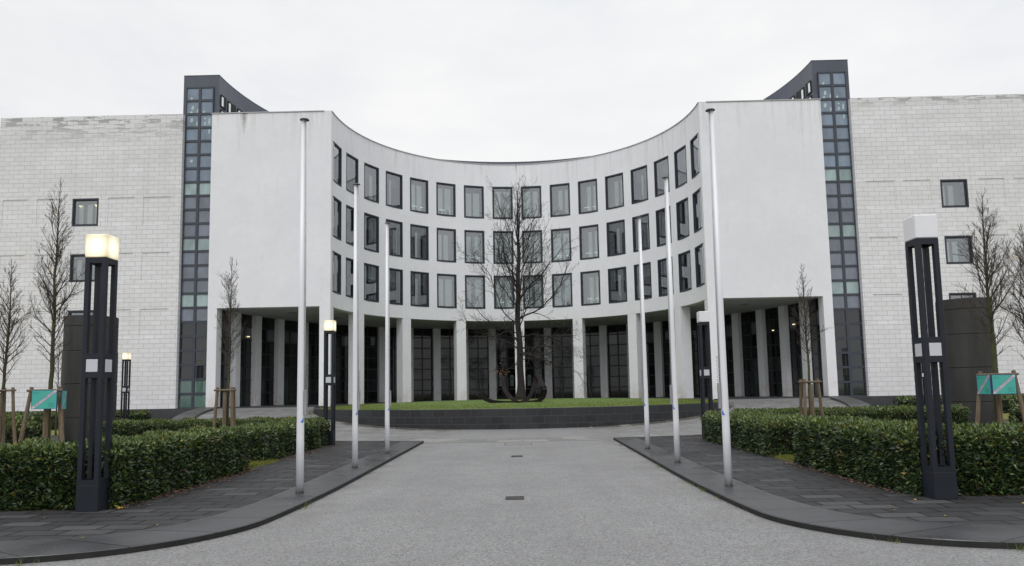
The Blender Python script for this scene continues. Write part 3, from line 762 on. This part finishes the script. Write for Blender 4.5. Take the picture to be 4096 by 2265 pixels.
# ============================================================ HEDGES
PAL=np.array([(.022,.048,.014),(.036,.070,.018),(.014,.030,.012),(.052,.088,.024),(.075,.108,.030),(.026,.052,.026),(.110,.120,.020)])
def hedge(name,boxes,label,dens,size,h,ring=None,faces='all',grp='clipped laurel hedges'):
    """boxes: list of (x0,x1,y0,y1) ; h = height above ground"""
    zb=.06; V=[];Fc=[];T=[]
    core=MB()
    for bx in boxes:
        x0,x1,y0,y1=bx; core.box(x0+.13,x1-.13,y0+.13,y1-.13,zb,zb+h-.12)
    pts=[];nor=[]
    for bi,(x0,x1,y0,y1) in enumerate(boxes):
        fl=[((x0,y0,zb+h),(x1-x0,0,0),(0,y1-y0,0),(0,0,1),1.0),((x0,y0,zb),(x1-x0,0,0),(0,0,h),(0,-1,0),1.0),((x0,y1,zb),(x1-x0,0,0),(0,0,h),(0,1,0),.35),
            ((x0,y0,zb),(0,y1-y0,0),(0,0,h),(-1,0,0),1.0 if x0>0 else .35),((x1,y0,zb),(0,y1-y0,0),(0,0,h),(1,0,0),1.0 if x1<0 else .35)]
        for o_,u,v,n_,f in fl:
            area=np.linalg.norm(np.cross(u,v)); k=int(area*dens*f)
            if k<1: continue
            a=rng.random((k,1)); b=rng.random((k,1)); p=np.array(o_)+a*np.array(u)+b*np.array(v)
            # lumpy surface
            lum=.035*np.sin(p[:,0]*5.1+p[:,2]*4+p[:,1]*3.7)+.03*np.sin(p[:,1]*9.3+p[:,0]*7.7+1.3)
            p=p+np.array(n_)*(lum[:,None]+.02-np.abs(rng.normal(0,.055,(k,1))))
            keep=np.ones(k,bool)
            for bj,(X0,X1,Y0,Y1) in enumerate(boxes):
                if bj!=bi: keep&=~((p[:,0]>X0+.08)&(p[:,0]<X1-.08)&(p[:,1]>Y0+.08)&(p[:,1]<Y1-.08))
            pts.append(p[keep]); nor.append(np.repeat(np.array([n_],float),keep.sum(),0))
    p=np.concatenate(pts); n_=np.concatenate(nor); k=len(p)
    # rounding of the top edge
    zt=zb+h; 
    d=n_*.55+rng.normal(0,.5,(k,3))+np.array([0,0,.35]); d[:,2]-=.25*(np.abs(n_[:,2])<.5)*rng.random(k)
    d/=np.linalg.norm(d,axis=1)[:,None]; q=rng.normal(0,1,(k,3)); sd=np.cross(d,q); sd/=np.linalg.norm(sd,axis=1)[:,None]
    up=np.cross(sd,d); L=(size*rng.uniform(.6,1.25,k))[:,None]; W=L*.21
    a=p; b=p+d*L*.45+sd*W; c=p+d*L+up*L*.05*-1; e=p+d*L*.45-sd*W; mid=p+d*L*.5-up*L*.06
    vv=np.stack([a,b,c,e,mid],1).reshape(-1,3); base=len(core.v)
    idx=np.arange(k)*5+base
    faces=[]
    for i in idx: faces+= [(i,i+1,i+4),(i+1,i+2,i+4),(i+4,i+2,i+3),(i,i+4,i+3)]
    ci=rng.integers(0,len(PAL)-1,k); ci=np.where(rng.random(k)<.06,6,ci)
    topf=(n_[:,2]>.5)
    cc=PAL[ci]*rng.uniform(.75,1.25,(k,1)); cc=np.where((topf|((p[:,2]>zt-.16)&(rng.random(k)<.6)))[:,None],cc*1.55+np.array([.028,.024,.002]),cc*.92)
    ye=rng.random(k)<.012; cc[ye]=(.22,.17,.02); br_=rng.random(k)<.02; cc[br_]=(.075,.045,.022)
    tint=[(0.01,.012,.006)]*len(core.f)
    for c_ in cc: tint+=[tuple(c_)]*4
    fm=[1]*len(core.f)+[0]*(4*k)
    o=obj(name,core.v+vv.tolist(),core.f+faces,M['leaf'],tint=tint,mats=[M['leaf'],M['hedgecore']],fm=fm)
    return tag(o,label,'hedge',grp)
for s,w in ((-1,'left'),(1,'right')):
    def bx(x0,x1,y0,y1): a,b=sorted((s*x0,s*x1)); return (a,b,y0,y1)
    yend=16.3 if s<0 else 15.7
    hedge('hedge',[bx(6.02,7.25,10.99 if s<0 else 10.92,yend),bx(7.2,13.5,10.97 if s<0 else 10.9,12.2)],('left' if s<0 else 'right')+' front laurel hedge turning the corner behind the large lamp post',2300,.086,.90)
    hedge('hedge',[bx(6.35 if s<0 else 6.0,7.55,18.2 if s<0 else 17.4,24.2 if s<0 else 23.4)],w+' laurel hedge beside the path between the grass gap and the middle lamp',1600,.086,.80)
    hedge('hedge',[bx(7.75,15.0 if s<0 else 15.6,25.2,26.4)],w+' far laurel hedge running from the round stone pillar towards the ring drive',1200,.09,.80)
    hedge('hedge',[bx(17.4 if s<0 else 17.9,30,25.4,26.6)],w+' laurel hedge on the outer side of the round stone pillar',420,.13,.80)
    hedge('hedge',[bx(21.0,32,39.6,40.8)],w+' distant low hedge at the foot of the stone side wall',200,.18,.85)
    hedge('hedge',[bx(23.4,34,33.6,34.8)],w+' distant hedge between the wall foot hedge and the pillar hedge',230,.17,.80)

# ============================================================ STONE DRUM PILLARS
for s,cx,lab in ((-1,-16.63,'round dark stone pillar behind the lit lamp post on the left'),(1,17.2,'round dark stone pillar behind the unlit lamp post on the right')):
    r=empty('stone_pillar',(cx,27.7,.06)); tag(r,lab,'pillar','round dark stone pillars')
    zs=[0,.12,.98,2.25,3.5,4.45,4.86]
    for i in range(len(zs)-1):
        m_=MB(); rr_=[1.02,.95,.95,.95,.93,.93][i]; n=48; z0,z1=zs[i]+(.004 if i else 0),zs[i+1]-.010; b=.012
        prof=[(rr_-b,z0),(rr_,z0+b),(rr_,z1-b),(rr_-b,z1)]
        vs=[(a*cos(2*pi*k/n),a*sin(2*pi*k/n),z) for a,z in prof for k in range(n)]
        fs=[(j*n+k,j*n+(k+1)%n,(j+1)*n+(k+1)%n,(j+1)*n+k) for j in range(3) for k in range(n)]+[tuple(range(n-1,-1,-1)),tuple(range(3*n,4*n))]
        m_.add(vs,fs); m_.build('base_slab' if i==0 else 'stone_drum',M['drum'],r)
    m_=MB(); n=32; m_.tube([(0,0,0),(0,0,4.84)],.90,32); m_.build('core',M['strap'],r)

# ============================================================ LAMP POSTS
def lamp(x,y,z,lit,label):
    r=empty('lamp_post',(x,y,z)); tag(r,label,'street lamp','square lamp posts with cube lights')
    w=.165; p=.036
    m_=MB(); m_.bevbox(-w,w,-w,w,0,.385,.006); m_.build('base',M['lampmetal'],r)
    for sx in (-1,1):
        for sy in (-1,1):
            m_=MB(); a,b=sorted((sx*w*.985,sx*(w*.985-2*p))); c,d=sorted((sy*w*.985,sy*(w*.985-2*p))); m_.bevbox(a,b,c,d,.386,3.80,.004); m_.build('post',M['lampmetal'],r)
    m_=MB()
    for z0,z1 in ((.388,.46),(1.97,2.055),(2.255,2.34),(3.72,3.81)):
        a=w*.985-.003
        m_=MB(); m_.box(-a,a,-a,-a+.05,z0,z1); m_.box(-a,a,a-.05,a,z0,z1); m_.box(-a,-a+.05,-a+.049,a-.049,z0+.001,z1-.001); m_.box(a-.05,a,-a+.049,a-.049,z0+.001,z1-.001)
        m_.build('frame_rail',M['lampmetal'],r)
    for q in range(4):
        m_=MB(); u=.088; 
        m_.bevbox(-u,u,-w*.985-.001,-w*.985+.02,2.06,2.25,.003); o=m_.build('light_panel',M['panelwhite'],r); o.rotation_euler=(0,0,q*pi/2)
    m_=MB(); m_.bevbox(-w-.004,w+.004,-w-.004,w+.004,3.812,4.165,.012); m_.build('lamp_cube',M['opal_on'] if lit else M['opal'],r)
    return r
lamp(-6.275,10.86,.07,True,'large lit lamp post in the left foreground, at the hedge corner')
lamp(6.24,10.74,.07,False,'large unlit lamp post in the right foreground, at the hedge corner')
lamp(-6.31,24.15,.07,True,'lit lamp post at the far end of the left path, beside the third hedge')
lamp(6.18,23.65,.07,False,'unlit lamp post at the far end of the right path, beside the hedge end')
lamp(-21.6,39.2,.06,True,'small distant lit lamp post before the left stone wall')
lamp(21.75,39.2,.06,False,'small distant lamp post seen through the large unlit lamp post on the right')

# ============================================================ FLAGPOLES
def flagpole(x,y,s,label):
    r=empty('flagpole',(x,y,.07)); tag(r,label,'flagpole','silver flagpoles along the drive')
    m_=MB(); m_.tube([(0,0,0),(0,0,.9),(0,0,3.2),(0,0,6.55)],[.066,.064,.052,.034],28); m_.build('shaft',M['pole'],r,smooth=True)
    m_=MB(); n=20; d=-s
    prof=[(.035,6.551),(.085,6.560),(.078,6.575),(.02,6.585)]
    vs=[(a*cos(2*pi*k/n)+(.02*d if a>.05 else 0),a*sin(2*pi*k/n),z) for a,z in prof for k in range(n)]
    m_.add(vs,[(j*n+k,j*n+(k+1)%n,(j+1)*n+(k+1)%n,(j+1)*n+k) for j in range(3) for k in range(n)]+[tuple(range(n-1,-1,-1)),tuple(range(3*n,4*n))]); m_.build('cap',M['polecap'],r)
    m_=MB(); x0=d*.074
    m_.tube([(x0,-.01,1.72),(d*.066,-.01,4.0),(d*.046,-.01,6.55)],.011,8); m_.build('halyard_cover',M['rope'],r,smooth=True)
    m_=MB(); a,b=sorted((d*.066,d*.112)); m_.bevbox(a,b,-.035,.025,1.30,1.74,.005); m_.build('crank_box',M['boxmetal'],r)
    for i in range(7):
        m_=MB(); z=1.78+i*.065; m_.tube([(d*.088+d*.026*cos(t),-.012,z+.022*sin(t)) for t in np.linspace(-2.4,2.4,9)],.0035,5); m_.build('ring',M['ring'],r)
    m_=MB(); R_=.0685; aa=-pi/2+d*.75
    v=[(R_*cos(aa-.42*d+.0),R_*sin(aa-.42*d),1.19),(R_*cos(aa+.38*d),R_*sin(aa+.38*d),1.19),(R_*cos(aa+.38*d),R_*sin(aa+.38*d),1.28)]
    m_.add([(1.03*a,1.03*b,c) for a,b,c in v],[(0,1,2)]); m_.build('sticker',M['sticker'],r)
    m_=MB(); m_.tube([(0,0,-.002),(0,0,.006)],.082,24); m_.build('foot_ring',M['iron'],r)
for i,(y,w) in enumerate(((12.39,'nearest'),(16.42,'middle'),(20.3,'farthest'))):
    flagpole(-3.64,y,-1,w+' flagpole of the three on the left kerb of the drive')
    flagpole(3.64,y,1,w+' flagpole of the three on the right kerb of the drive')

# ============================================================ TREES
def grow_branch(mbs,p,d,L,r,lvl,maxl,up,wig,kids,rmin,tips,spread):
    n=max(3,int(L/.16)) if lvl<2 else max(2,int(L/.14)); pts=[p.copy()]; rs=[r]; q=p.copy(); v=d.normalized(); step=L/n
    for i in range(n):
        v=(v+Vector((random.gauss(0,wig),random.gauss(0,wig),random.gauss(0,wig)+up))).normalized()
        q=q+v*step; pts.append(q.copy()); rs.append(max(rmin,r*(1-(i+1)/n*.82)))
    sides=6 if r>.03 else (4 if r>.012 else 3)
    mbs.tube(pts,rs,sides,cap=False)
    tips.append(pts[-1])
    if lvl<maxl:
        k=int(kids[lvl]*L+random.random())
        for j in range(k):
            t=random.uniform(.18,1.0); i=min(n-1,int(t*n)); base=pts[i].lerp(pts[i+1],t*n-i); dd=(pts[i+1]-pts[i]).normalized()
            ax=dd.orthogonal().normalized(); ax.rotate(Matrix.Rotation(random.uniform(0,2*pi),3,dd)); 
            cd=(dd+ax*spread*random.uniform(.6,1.3)).normalized()
            grow_branch(mbs,base,cd,L*random.uniform(.25,.5)*(1.1-t*.5),max(rmin,rs[i]*.5),lvl+1,maxl,up,wig*1.15,kids,rmin,tips,spread)
def tree(name,x,y,z,H,r0,crown0,spreadR,nb,label,barkm,twigm,ang,up,wig,kids,rmin,spread=.7,lean=0.0,shape=None,maxl=2,cat='tree',grp=None,flare=1.25,seed=1,leaves=None):
    random.seed(seed); T=empty(name,(x,y,z)); tag(T,label,cat,grp)
    n=26; pts=[];rs=[]; wx=wy=0
    for i in range(n+1):
        t=i/n; wx+=random.gauss(0,.012)*H/8; wy+=random.gauss(0,.012)*H/8
        pts.append(Vector((wx+lean*t*H,wy,t*H))); rs.append(max(rmin*1.3,r0*((1-t)**.85)*(1+(flare-1)*math.exp(-t*30)*1.0)))
    m_=MB(); m_.tube(pts,rs,14,cap=True); m_.build('trunk',barkm,T,smooth=True)
    c=MB(); tips=[]
    for j in range(nb):
        t=crown0+(1-crown0)*((j+random.random())/nb)**.9*.97; i=min(n-1,int(t*n)); base=pts[i].lerp(pts[i+1],t*n-i)
        az=j*2.4+random.uniform(-.5,.5); u=(t-crown0)/(1-crown0)
        Rr=shape(u)*spreadR*random.uniform(.75,1.1); a=rad(ang(u)+random.gauss(0,5))
        L=max(.15,Rr/max(.25,sin(a))); d=Vector((cos(az)*sin(a),sin(az)*sin(a),cos(a)))
        grow_branch(c,base,d,L,max(rmin*1.2,min(rs[i]*.5,.007+L*.010)),0,maxl,up,wig,kids,rmin,tips,spread)
    c.build('crown',twigm,T)
    if leaves:
        k,m2,where=leaves; vs=[];fs=[]
        for j in range(k):
            p=where() if where else random.choice(tips); s_=random.uniform(.03,.06)*(1.6 if where else 1)
            A_=Vector((random.gauss(0,1),random.gauss(0,1),random.gauss(0,1))).normalized(); Bv=A_.orthogonal().normalized()
            b=len(vs); vs+=[p,p+A_*s_+Bv*s_*.5,p+A_*s_*2,p+A_*s_-Bv*s_*.5]; fs.append((b,b+1,b+2,b+3))
        obj('leaf_tuft',vs,fs,m2,T)
    return T
col=lambda u:(.35+1.1*min(u*4,1)*.65)*(1-u)**1.1+.035
hornbeam=dict(barkm=M['bark'],twigm=M['twig'],ang=lambda u:48-26*u,up=.085,wig=.10,spread=.62,flare=1.15)
kk=(12,10,6)
tree('columnar_tree',-13.05,20.0,.06,8.05,.075,.30,1.05,72,'tall bare young tree behind the turquoise sign on the left',shape=col,kids=kk,rmin=.0030,grp='bare columnar street trees',seed=11,leaves=(6,M['yellowleaf'],None),**hornbeam)
tree('columnar_tree',-17.35,24.0,.06,6.5,.07,.33,1.05,58,'bare young tree cut by the left edge of the view, in a stake frame',shape=col,kids=kk,rmin=.0034,grp='bare columnar street trees',seed=12,lean=.006,**hornbeam)
tree('columnar_tree',-9.86,24.4,.06,6.5,.058,.37,.78,56,'slim bare young tree in a stake frame before the left arcade',shape=col,kids=kk,rmin=.0034,grp='bare columnar street trees',seed=13,lean=.004,**hornbeam)
tree('columnar_tree',-21.98,34.0,.06,4.7,.04,.42,.75,40,'thin small bare tree far behind the turquoise sign, before the left stone wall',shape=col,kids=(7,6,4),rmin=.004,grp='bare columnar street trees',seed=14,**hornbeam)
tree('columnar_tree',9.78,24.4,.06,5.85,.058,.40,.72,54,'slim bare young tree in a stake frame before the right arcade',shape=col,kids=kk,rmin=.0034,grp='bare columnar street trees',seed=15,lean=-.004,**hornbeam)
tree('columnar_tree',13.22,20.0,.06,7.05,.085,.33,1.15,60,'tall bare young tree behind the turquoise sign on the right',shape=col,kids=kk,rmin=.0030,grp='bare columnar street trees',seed=16,leaves=(3,M['dryleaf'],None),**hornbeam)
tree('columnar_tree',15.15,21.2,.06,6.3,.08,.30,1.35,50,'bare young tree with a few yellow leaves, cut by the right edge of the view',shape=col,kids=kk,rmin=.0032,grp='bare columnar street trees',seed=17,leaves=(26,M['yellowleaf'],None),**hornbeam)
random.seed(23)
oak=empty('oak_tree',(.02,43.2,1.18)); tag(oak,'large bare dark tree on the lawn before the entrance, few brown leaves low down','tree')
n=30; FH=9.6; pts=[];rs=[]
for i in range(n+1):
    t_=i/n; z=t_*FH; pts.append(Vector((.05*sin(z*.9)+.03*sin(z*2.3),.04*sin(z*1.1+1),z))); rs.append((.225-.125*t_)*(1+.9*math.exp(-z/.38)))
m_=MB(); m_.tube(pts,rs,16); m_.build('trunk',M['bark_dark'],oak,smooth=True)
c=MB(); tips=[]
def prim(zb,az,L,ang,up,r,wig=.11):
    i=min(n-1,int(zb/FH*n)); base=pts[i].lerp(pts[i+1],zb/FH*n-i); a=rad(ang)
    grow_branch(c,base,Vector((cos(az)*sin(a),sin(az)*sin(a),cos(a))),L,r,0,3,up,wig,(3.0,3.7,3.0),.0052,tips,.72)
for j in range(34):
    u=((j+random.random()*.8)/34)**1.15; zb=2.35+u*(FH-2.5); az=j*2.4+random.uniform(-.4,.4)
    reach=3.4+.75*sin(pi*min(1,u*1.8)) if u<.55 else 3.4-(u-.55)*4.2
    reach*=random.uniform(.80,1.25)
    ang=74-34*u+random.gauss(0,5)
    prim(zb,az,reach/max(.5,sin(rad(ang)))*1.08,ang,.03+.05*u if zb>3.8 else .005,.026+.020*(1-u)+(.020 if random.random()<.3 else 0))
for j in range(6):
    prim(FH*.995,j*2.4,random.uniform(1.8,3.2) if j>1 else 3.9,random.uniform(8,38) if j>1 else 6,.05,.055 if j<3 else .035,.07)
c.build('crown',M['twig_dark'],oak)
vs=[];fs=[]
for j in range(34):
    p=Vector((random.uniform(-1.75,-.65),-1.0+random.gauss(0,.2),1.75+random.gauss(0,.17))); s_=random.uniform(.05,.09)
    A_=Vector((random.gauss(0,1),random.gauss(0,1),random.gauss(0,1))).normalized(); Bv=A_.orthogonal().normalized(); b=len(vs); vs+=[p,p+A_*s_+Bv*s_*.5,p+A_*s_*2,p+A_*s_-Bv*s_*.5]; fs.append((b,b+1,b+2,b+3))
obj('leaf_tuft',vs,fs,M['dryleaf'],oak)
m_=MB(); m_.tube([Vector((-.65,-.4,1.9)),Vector((-1.2,-.9,1.75)),Vector((-1.8,-1.1,1.72))],[.012,.009,.005],4,cap=False)
m_.tube([Vector((-.05,0,2.3)),Vector((-.65,-.4,1.9))],[.02,.012],4,cap=False); m_.build('low_twig',M['twig_dark'],oak)
m_=MB(); 
for i in range(60):
    a=random.uniform(0,2*pi); b=random.uniform(-.5,.6); r=.20; p=Vector((r*cos(a)*cos(b),r*sin(a)*cos(b),9.55+r*.5*sin(b))); q=p+Vector((random.gauss(0,.12),random.gauss(0,.12),random.gauss(0,.05))); m_.tube([p,q],.012,3,cap=False)
m_.build('knot',M['twig_dark'],oak)
random.seed(99)

# ============================================================ STAKE FRAMES AND SIGNS
def stakes(x,y,rz,label,tall=2.02,R=.62,sc=1.0):
    r=empty('tree_stake_frame',(x,y,.05),rz); tag(r,label,'tree support','wooden tree stake frames')
    tops=[];ang=[rad(90),rad(210),rad(330)]
    for a in ang:
        t=Vector((.40*sc*cos(a),.40*sc*sin(a),tall)); b=Vector((R*sc*cos(a),R*sc*sin(a),0)); tops.append(t)
        m_=MB(); m_.tube([b,b.lerp(t,.5)+Vector((random.gauss(0,.008),0,0)),t],[.058,.054,.050],10); m_.build('stake',M['wood'],r)
    for i in range(3):
        a,b=tops[i].copy(),tops[(i+1)%3].copy(); a.z=b.z=tall-.10+.0*i; d=(b-a).normalized(); off=Vector((a.x+b.x,a.y+b.y,0)).normalized()*.045
        m_=MB(); m_.tube([a-d*.10+off,b+d*.10+off],.033,8); m_.build('crossbar',M['wood'],r)
    m_=MB(); m_.tube([Vector((.10*cos(t),.10*sin(t),tall-.12+.02*sin(t))) for t in np.linspace(0,2*pi,15)],.014,5); m_.build('tie_strap',M['strap'],r)
    m_=MB(); m_.tube([Vector((.0,-.16,0)),Vector((0,-.14,tall-.18))],.068,10); m_.build('trunk_guard',M['wood'],r)
    return r,tops
def text_mesh(body,size,m,name,parent):
    cu=bpy.data.curves.new(name,'FONT'); cu.body=body; cu.size=size; cu.extrude=.0008; cu.align_x='CENTER'; cu.align_y='CENTER'; cu.space_character=1.15
    tmp=bpy.data.objects.new('tmp',cu); COL.objects.link(tmp); dg=bpy.context.evaluated_depsgraph_get()
    me=bpy.data.meshes.new_from_object(tmp.evaluated_get(dg)); bpy.data.objects.remove(tmp); bpy.data.curves.remove(cu)
    me.name=name; me.materials.clear(); me.materials.append(m); o=bpy.data.objects.new(name,me); COL.objects.link(o); o.parent=parent; return o
def sign(x,y,z,rz,label,w=.70,h=.50):
    r=empty('advertising_sign',(x,y,z),rz); tag(r,label,'sign','turquoise signs on the tree stakes')
    m_=MB(); m_.bevbox(-w/2,w/2,-.004,.004,-h/2,h/2,.0015); m_.build('panel',M['teal'],r)
    m_=MB(); t=.010
    for a in ((-w/2,w/2,-h/2-t,-h/2),(-w/2,w/2,h/2,h/2+t),(-w/2-t,-w/2,-h/2-t,h/2+t),(w/2,w/2+t,-h/2-t,h/2+t)): m_.box(a[0],a[1],-.007,.007,a[2],a[3])
    m_.build('frame',M['navy'],r)
    def band(hw,yy,m,nm):
        dx,dz=w,h; L=math.hypot(dx,dz); n=(-dz/L*hw,dx/L*hw); 
        ox=abs(hw*L/dz); oz=abs(hw*L/dx); b=MB()
        v=[(-w/2,-h/2),(-w/2+ox,-h/2),(w/2,h/2-oz),(w/2,h/2),(w/2-ox,h/2),(-w/2,-h/2+oz)]
        b.add([(a,yy,c) for a,c in v],[tuple(range(6))]); return b.build(nm,m,r)
    band(.047,-.0052,M['navy'],'band_edge'); bn=band(.039,-.0064,M['band'],'band')
    tx=text_mesh('GRÜN SYSTEM BAU',.068,M['ink'],'lettering',r); tx.rotation_euler=(pi/2,0,0); tx.matrix_basis=Matrix.Translation((0,-.0075,0))@Matrix.Rotation(-math.atan2(h,w),4,'Y')@Matrix.Rotation(pi/2,4,'X')
    m_=MB()
    def lines(x0,z0,ns,ws,dz=.026):
        for i in range(ns):
            xx=x0
            while xx<x0+ws[i]:
                l=random.uniform(.012,.035); m_.box(xx,min(xx+l,x0+ws[i]),-.0056,-.0050,z0-i*dz,z0-i*dz+.010); xx+=l+.007
    lines(-w/2+.035,h/2-.055,2,(.14,.20)); lines(w/2-.24,-h/2+.15,5,(.18,.20,.15,.2,.19),.026)
    m_.build('small_print',M['smallink'],r); return r
stakes(-13.05,20.0,rad(4),'wooden stake frame carrying the turquoise signs on the left',2.04,.66,1.08)
stakes(13.22,20.0,rad(-28),'wooden stake frame carrying the turquoise signs on the right',2.0,.66,1.08)
stakes(-17.35,24.0,rad(25),'wooden stake frame at the left edge of the view, without a sign',2.12,.6)
stakes(-9.86,24.4,rad(-14),'wooden stake frame without a sign before the left arcade',2.0,.55,.8)
stakes(9.78,24.4,rad(20),'wooden stake frame without a sign before the right arcade',1.92,.55,.8)
sign(-12.93,19.58,1.74,rad(-2),'turquoise sign with a white diagonal band facing the road on the left stake frame')
sign(-12.62,19.95,1.72,rad(114),'turquoise sign seen almost edge-on at the right side of the left stake frame')
sign(13.03,19.42,1.68,rad(6),'turquoise sign with a white diagonal band facing the road on the right stake frame',.66,.50)
sign(12.62,19.62,1.68,rad(-93),'turquoise sign turned away at the left side of the right stake frame',.60,.50)

# ============================================================ SCULPTURE
r=empty('steel_sculpture',(0,37,1.1)); tag(r,'rust brown sculpture of curved square steel beams lying on the lawn','sculpture')
def beam(pts,w,name,nm=6):
    P=[Vector(p) for p in smooth3(pts,nm)]; m_=MB(); vs=[]
    for i,p in enumerate(P):
        d=(P[min(i+1,len(P)-1)]-P[max(i-1,0)]).normalized(); u=d.cross(Vector((0,1,.0)));u.normalize(); v=u.cross(d).normalized()
        for a,b in ((-1,-1),(1,-1),(1,1),(-1,1)): vs.append(p+u*a*w/2+v*b*w/2)
    n=len(P); fs=[(i*4+k,i*4+(k+1)%4,(i+1)*4+(k+1)%4,(i+1)*4+k) for i in range(n-1) for k in range(4)]+[(3,2,1,0),(n*4-4,n*4-3,n*4-2,n*4-1)]
    m_.add(vs,fs); m_.build(name,M['corten'],r)
def smooth3(p,n):
    out=[]
    for i in range(len(p)-1):
        p0=Vector(p[max(i-1,0)]);p1=Vector(p[i]);p2=Vector(p[i+1]);p3=Vector(p[min(i+2,len(p)-1)])
        for k in range(n):
            t=k/n; out.append(.5*((2*p1)+(-p0+p2)*t+(2*p0-5*p1+4*p2-p3)*t*t+(-p0+3*p1-3*p2+p3)*t**3))
    out.append(Vector(p[-1])); return out
zg=.0
beam([(-2.08,-.7,.54),(-1.75,-.6,.30),(-1.3,-.4,.12),(-.8,-.1,.06),(-.2,.1,.04),(.5,0,.05),(.95,-.1,.12),(1.22,-.3,.34),(1.30,-.5,.62),(1.28,-.6,.76)],.20,'beam')
beam([(-.83,.5,1.38),(-.84,.3,1.05),(-.70,0,.66),(-.42,-.4,.32),(-.10,-.7,.06)],.20,'beam')
beam([(-.12,-.6,.03),(.20,-.3,.10),(.52,0,.36),(.70,.3,.72),(.80,.5,1.08),(.95,.55,1.42)],.20,'beam')
beam([(.97,.5,1.47),(1.13,.0,1.12),(1.29,-.5,.78)],.21,'beam')

# ============================================================ SKY, LIGHT, CAMERA
W=bpy.data.worlds.new('World'); S.world=W; W.use_nodes=True; t=NT(W.node_tree); t.n.clear()
out=t.node('ShaderNodeOutputWorld'); bg=t.node('ShaderNodeBackground'); t.l.new(bg.outputs[0],out.inputs[0])
sky=t.node('ShaderNodeTexSky'); sky.sky_type='NISHITA'; sky.sun_disc=False; sky.sun_elevation=rad(48); sky.sun_rotation=rad(188); sky.air_density=1.0; sky.dust_density=4
hs=t.node('ShaderNodeHueSaturation'); hs.inputs['Saturation'].default_value=.12; t.l.new(sky.outputs[0],hs.inputs['Color'])
v=t.co(kind='Generated'); s_=t.sep(v)
n1=t.noise(t.co((1,1,2.4),kind='Generated'),2.2,6,.55,dist=.3); n2=t.noise(t.co((1,1,3),kind='Generated'),5.5,5,.6)
nn=t.math('ADD',t.math('MULTIPLY',n1,.72),t.math('MULTIPLY',n2,.28))
cl=t.mix(t.rng(nn,.38,.60),(.875,.895,.93),(1.0,1.0,1.0))
lx=t.rng(s_[0],-.75,-.1,.965,1.0)
cl=t.mix(1.0,cl,t.comb(lx,lx,lx),'MULTIPLY')
up=t.math('ADD',1.0,t.math('MULTIPLY',t.rng(s_[2],.5,1.0),1.0))
cl=t.mix(1.0,cl,t.comb(up,up,up),'MULTIPLY')
sc_=t.mix(1.0,hs.outputs[0],(.08,.08,.08),'MULTIPLY')
fin=t.mix(.93,sc_,cl); t.l.new(fin,bg.inputs[0]); bg.inputs[1].default_value=1.0
L=bpy.data.lights.new('sun','SUN'); L.energy=.85; L.angle=rad(24); L.color=(1,.985,.96); lo=bpy.data.objects.new('sun',L); COL.objects.link(lo)
dirv=Vector((-.14,-.66,.74)); lo.rotation_euler=dirv.to_track_quat('Z','Y').to_euler()
f,p,rl,yw,cy=1805.31,.0961,-.0182,-.0138,99.45
Fv=Vector((sin(yw)*cos(p),cos(yw)*cos(p),sin(p))); Rt=Vector((cos(yw),-sin(yw),0)); Up=Rt.cross(Fv)
R2=Rt*cos(rl)+Up*sin(rl); U2=-Rt*sin(rl)+Up*cos(rl)
cam=bpy.data.cameras.new('camera'); co=bpy.data.objects.new('camera',cam); COL.objects.link(co)
mw=Matrix(((R2.x,U2.x,-Fv.x,.20),(R2.y,U2.y,-Fv.y,0),(R2.z,U2.z,-Fv.z,1.72),(0,0,0,1))); co.matrix_world=mw
cam.sensor_width=36; cam.lens=f/2576*36; cam.shift_y=cy/2576; cam.clip_end=3000; cam.clip_start=.1; S.camera=co
S.view_settings.view_transform='Standard'; S.view_settings.look='None'; S.view_settings.exposure=0; S.view_settings.gamma=1
S.cycles.transparent_max_bounces=12; S.cycles.max_bounces=8
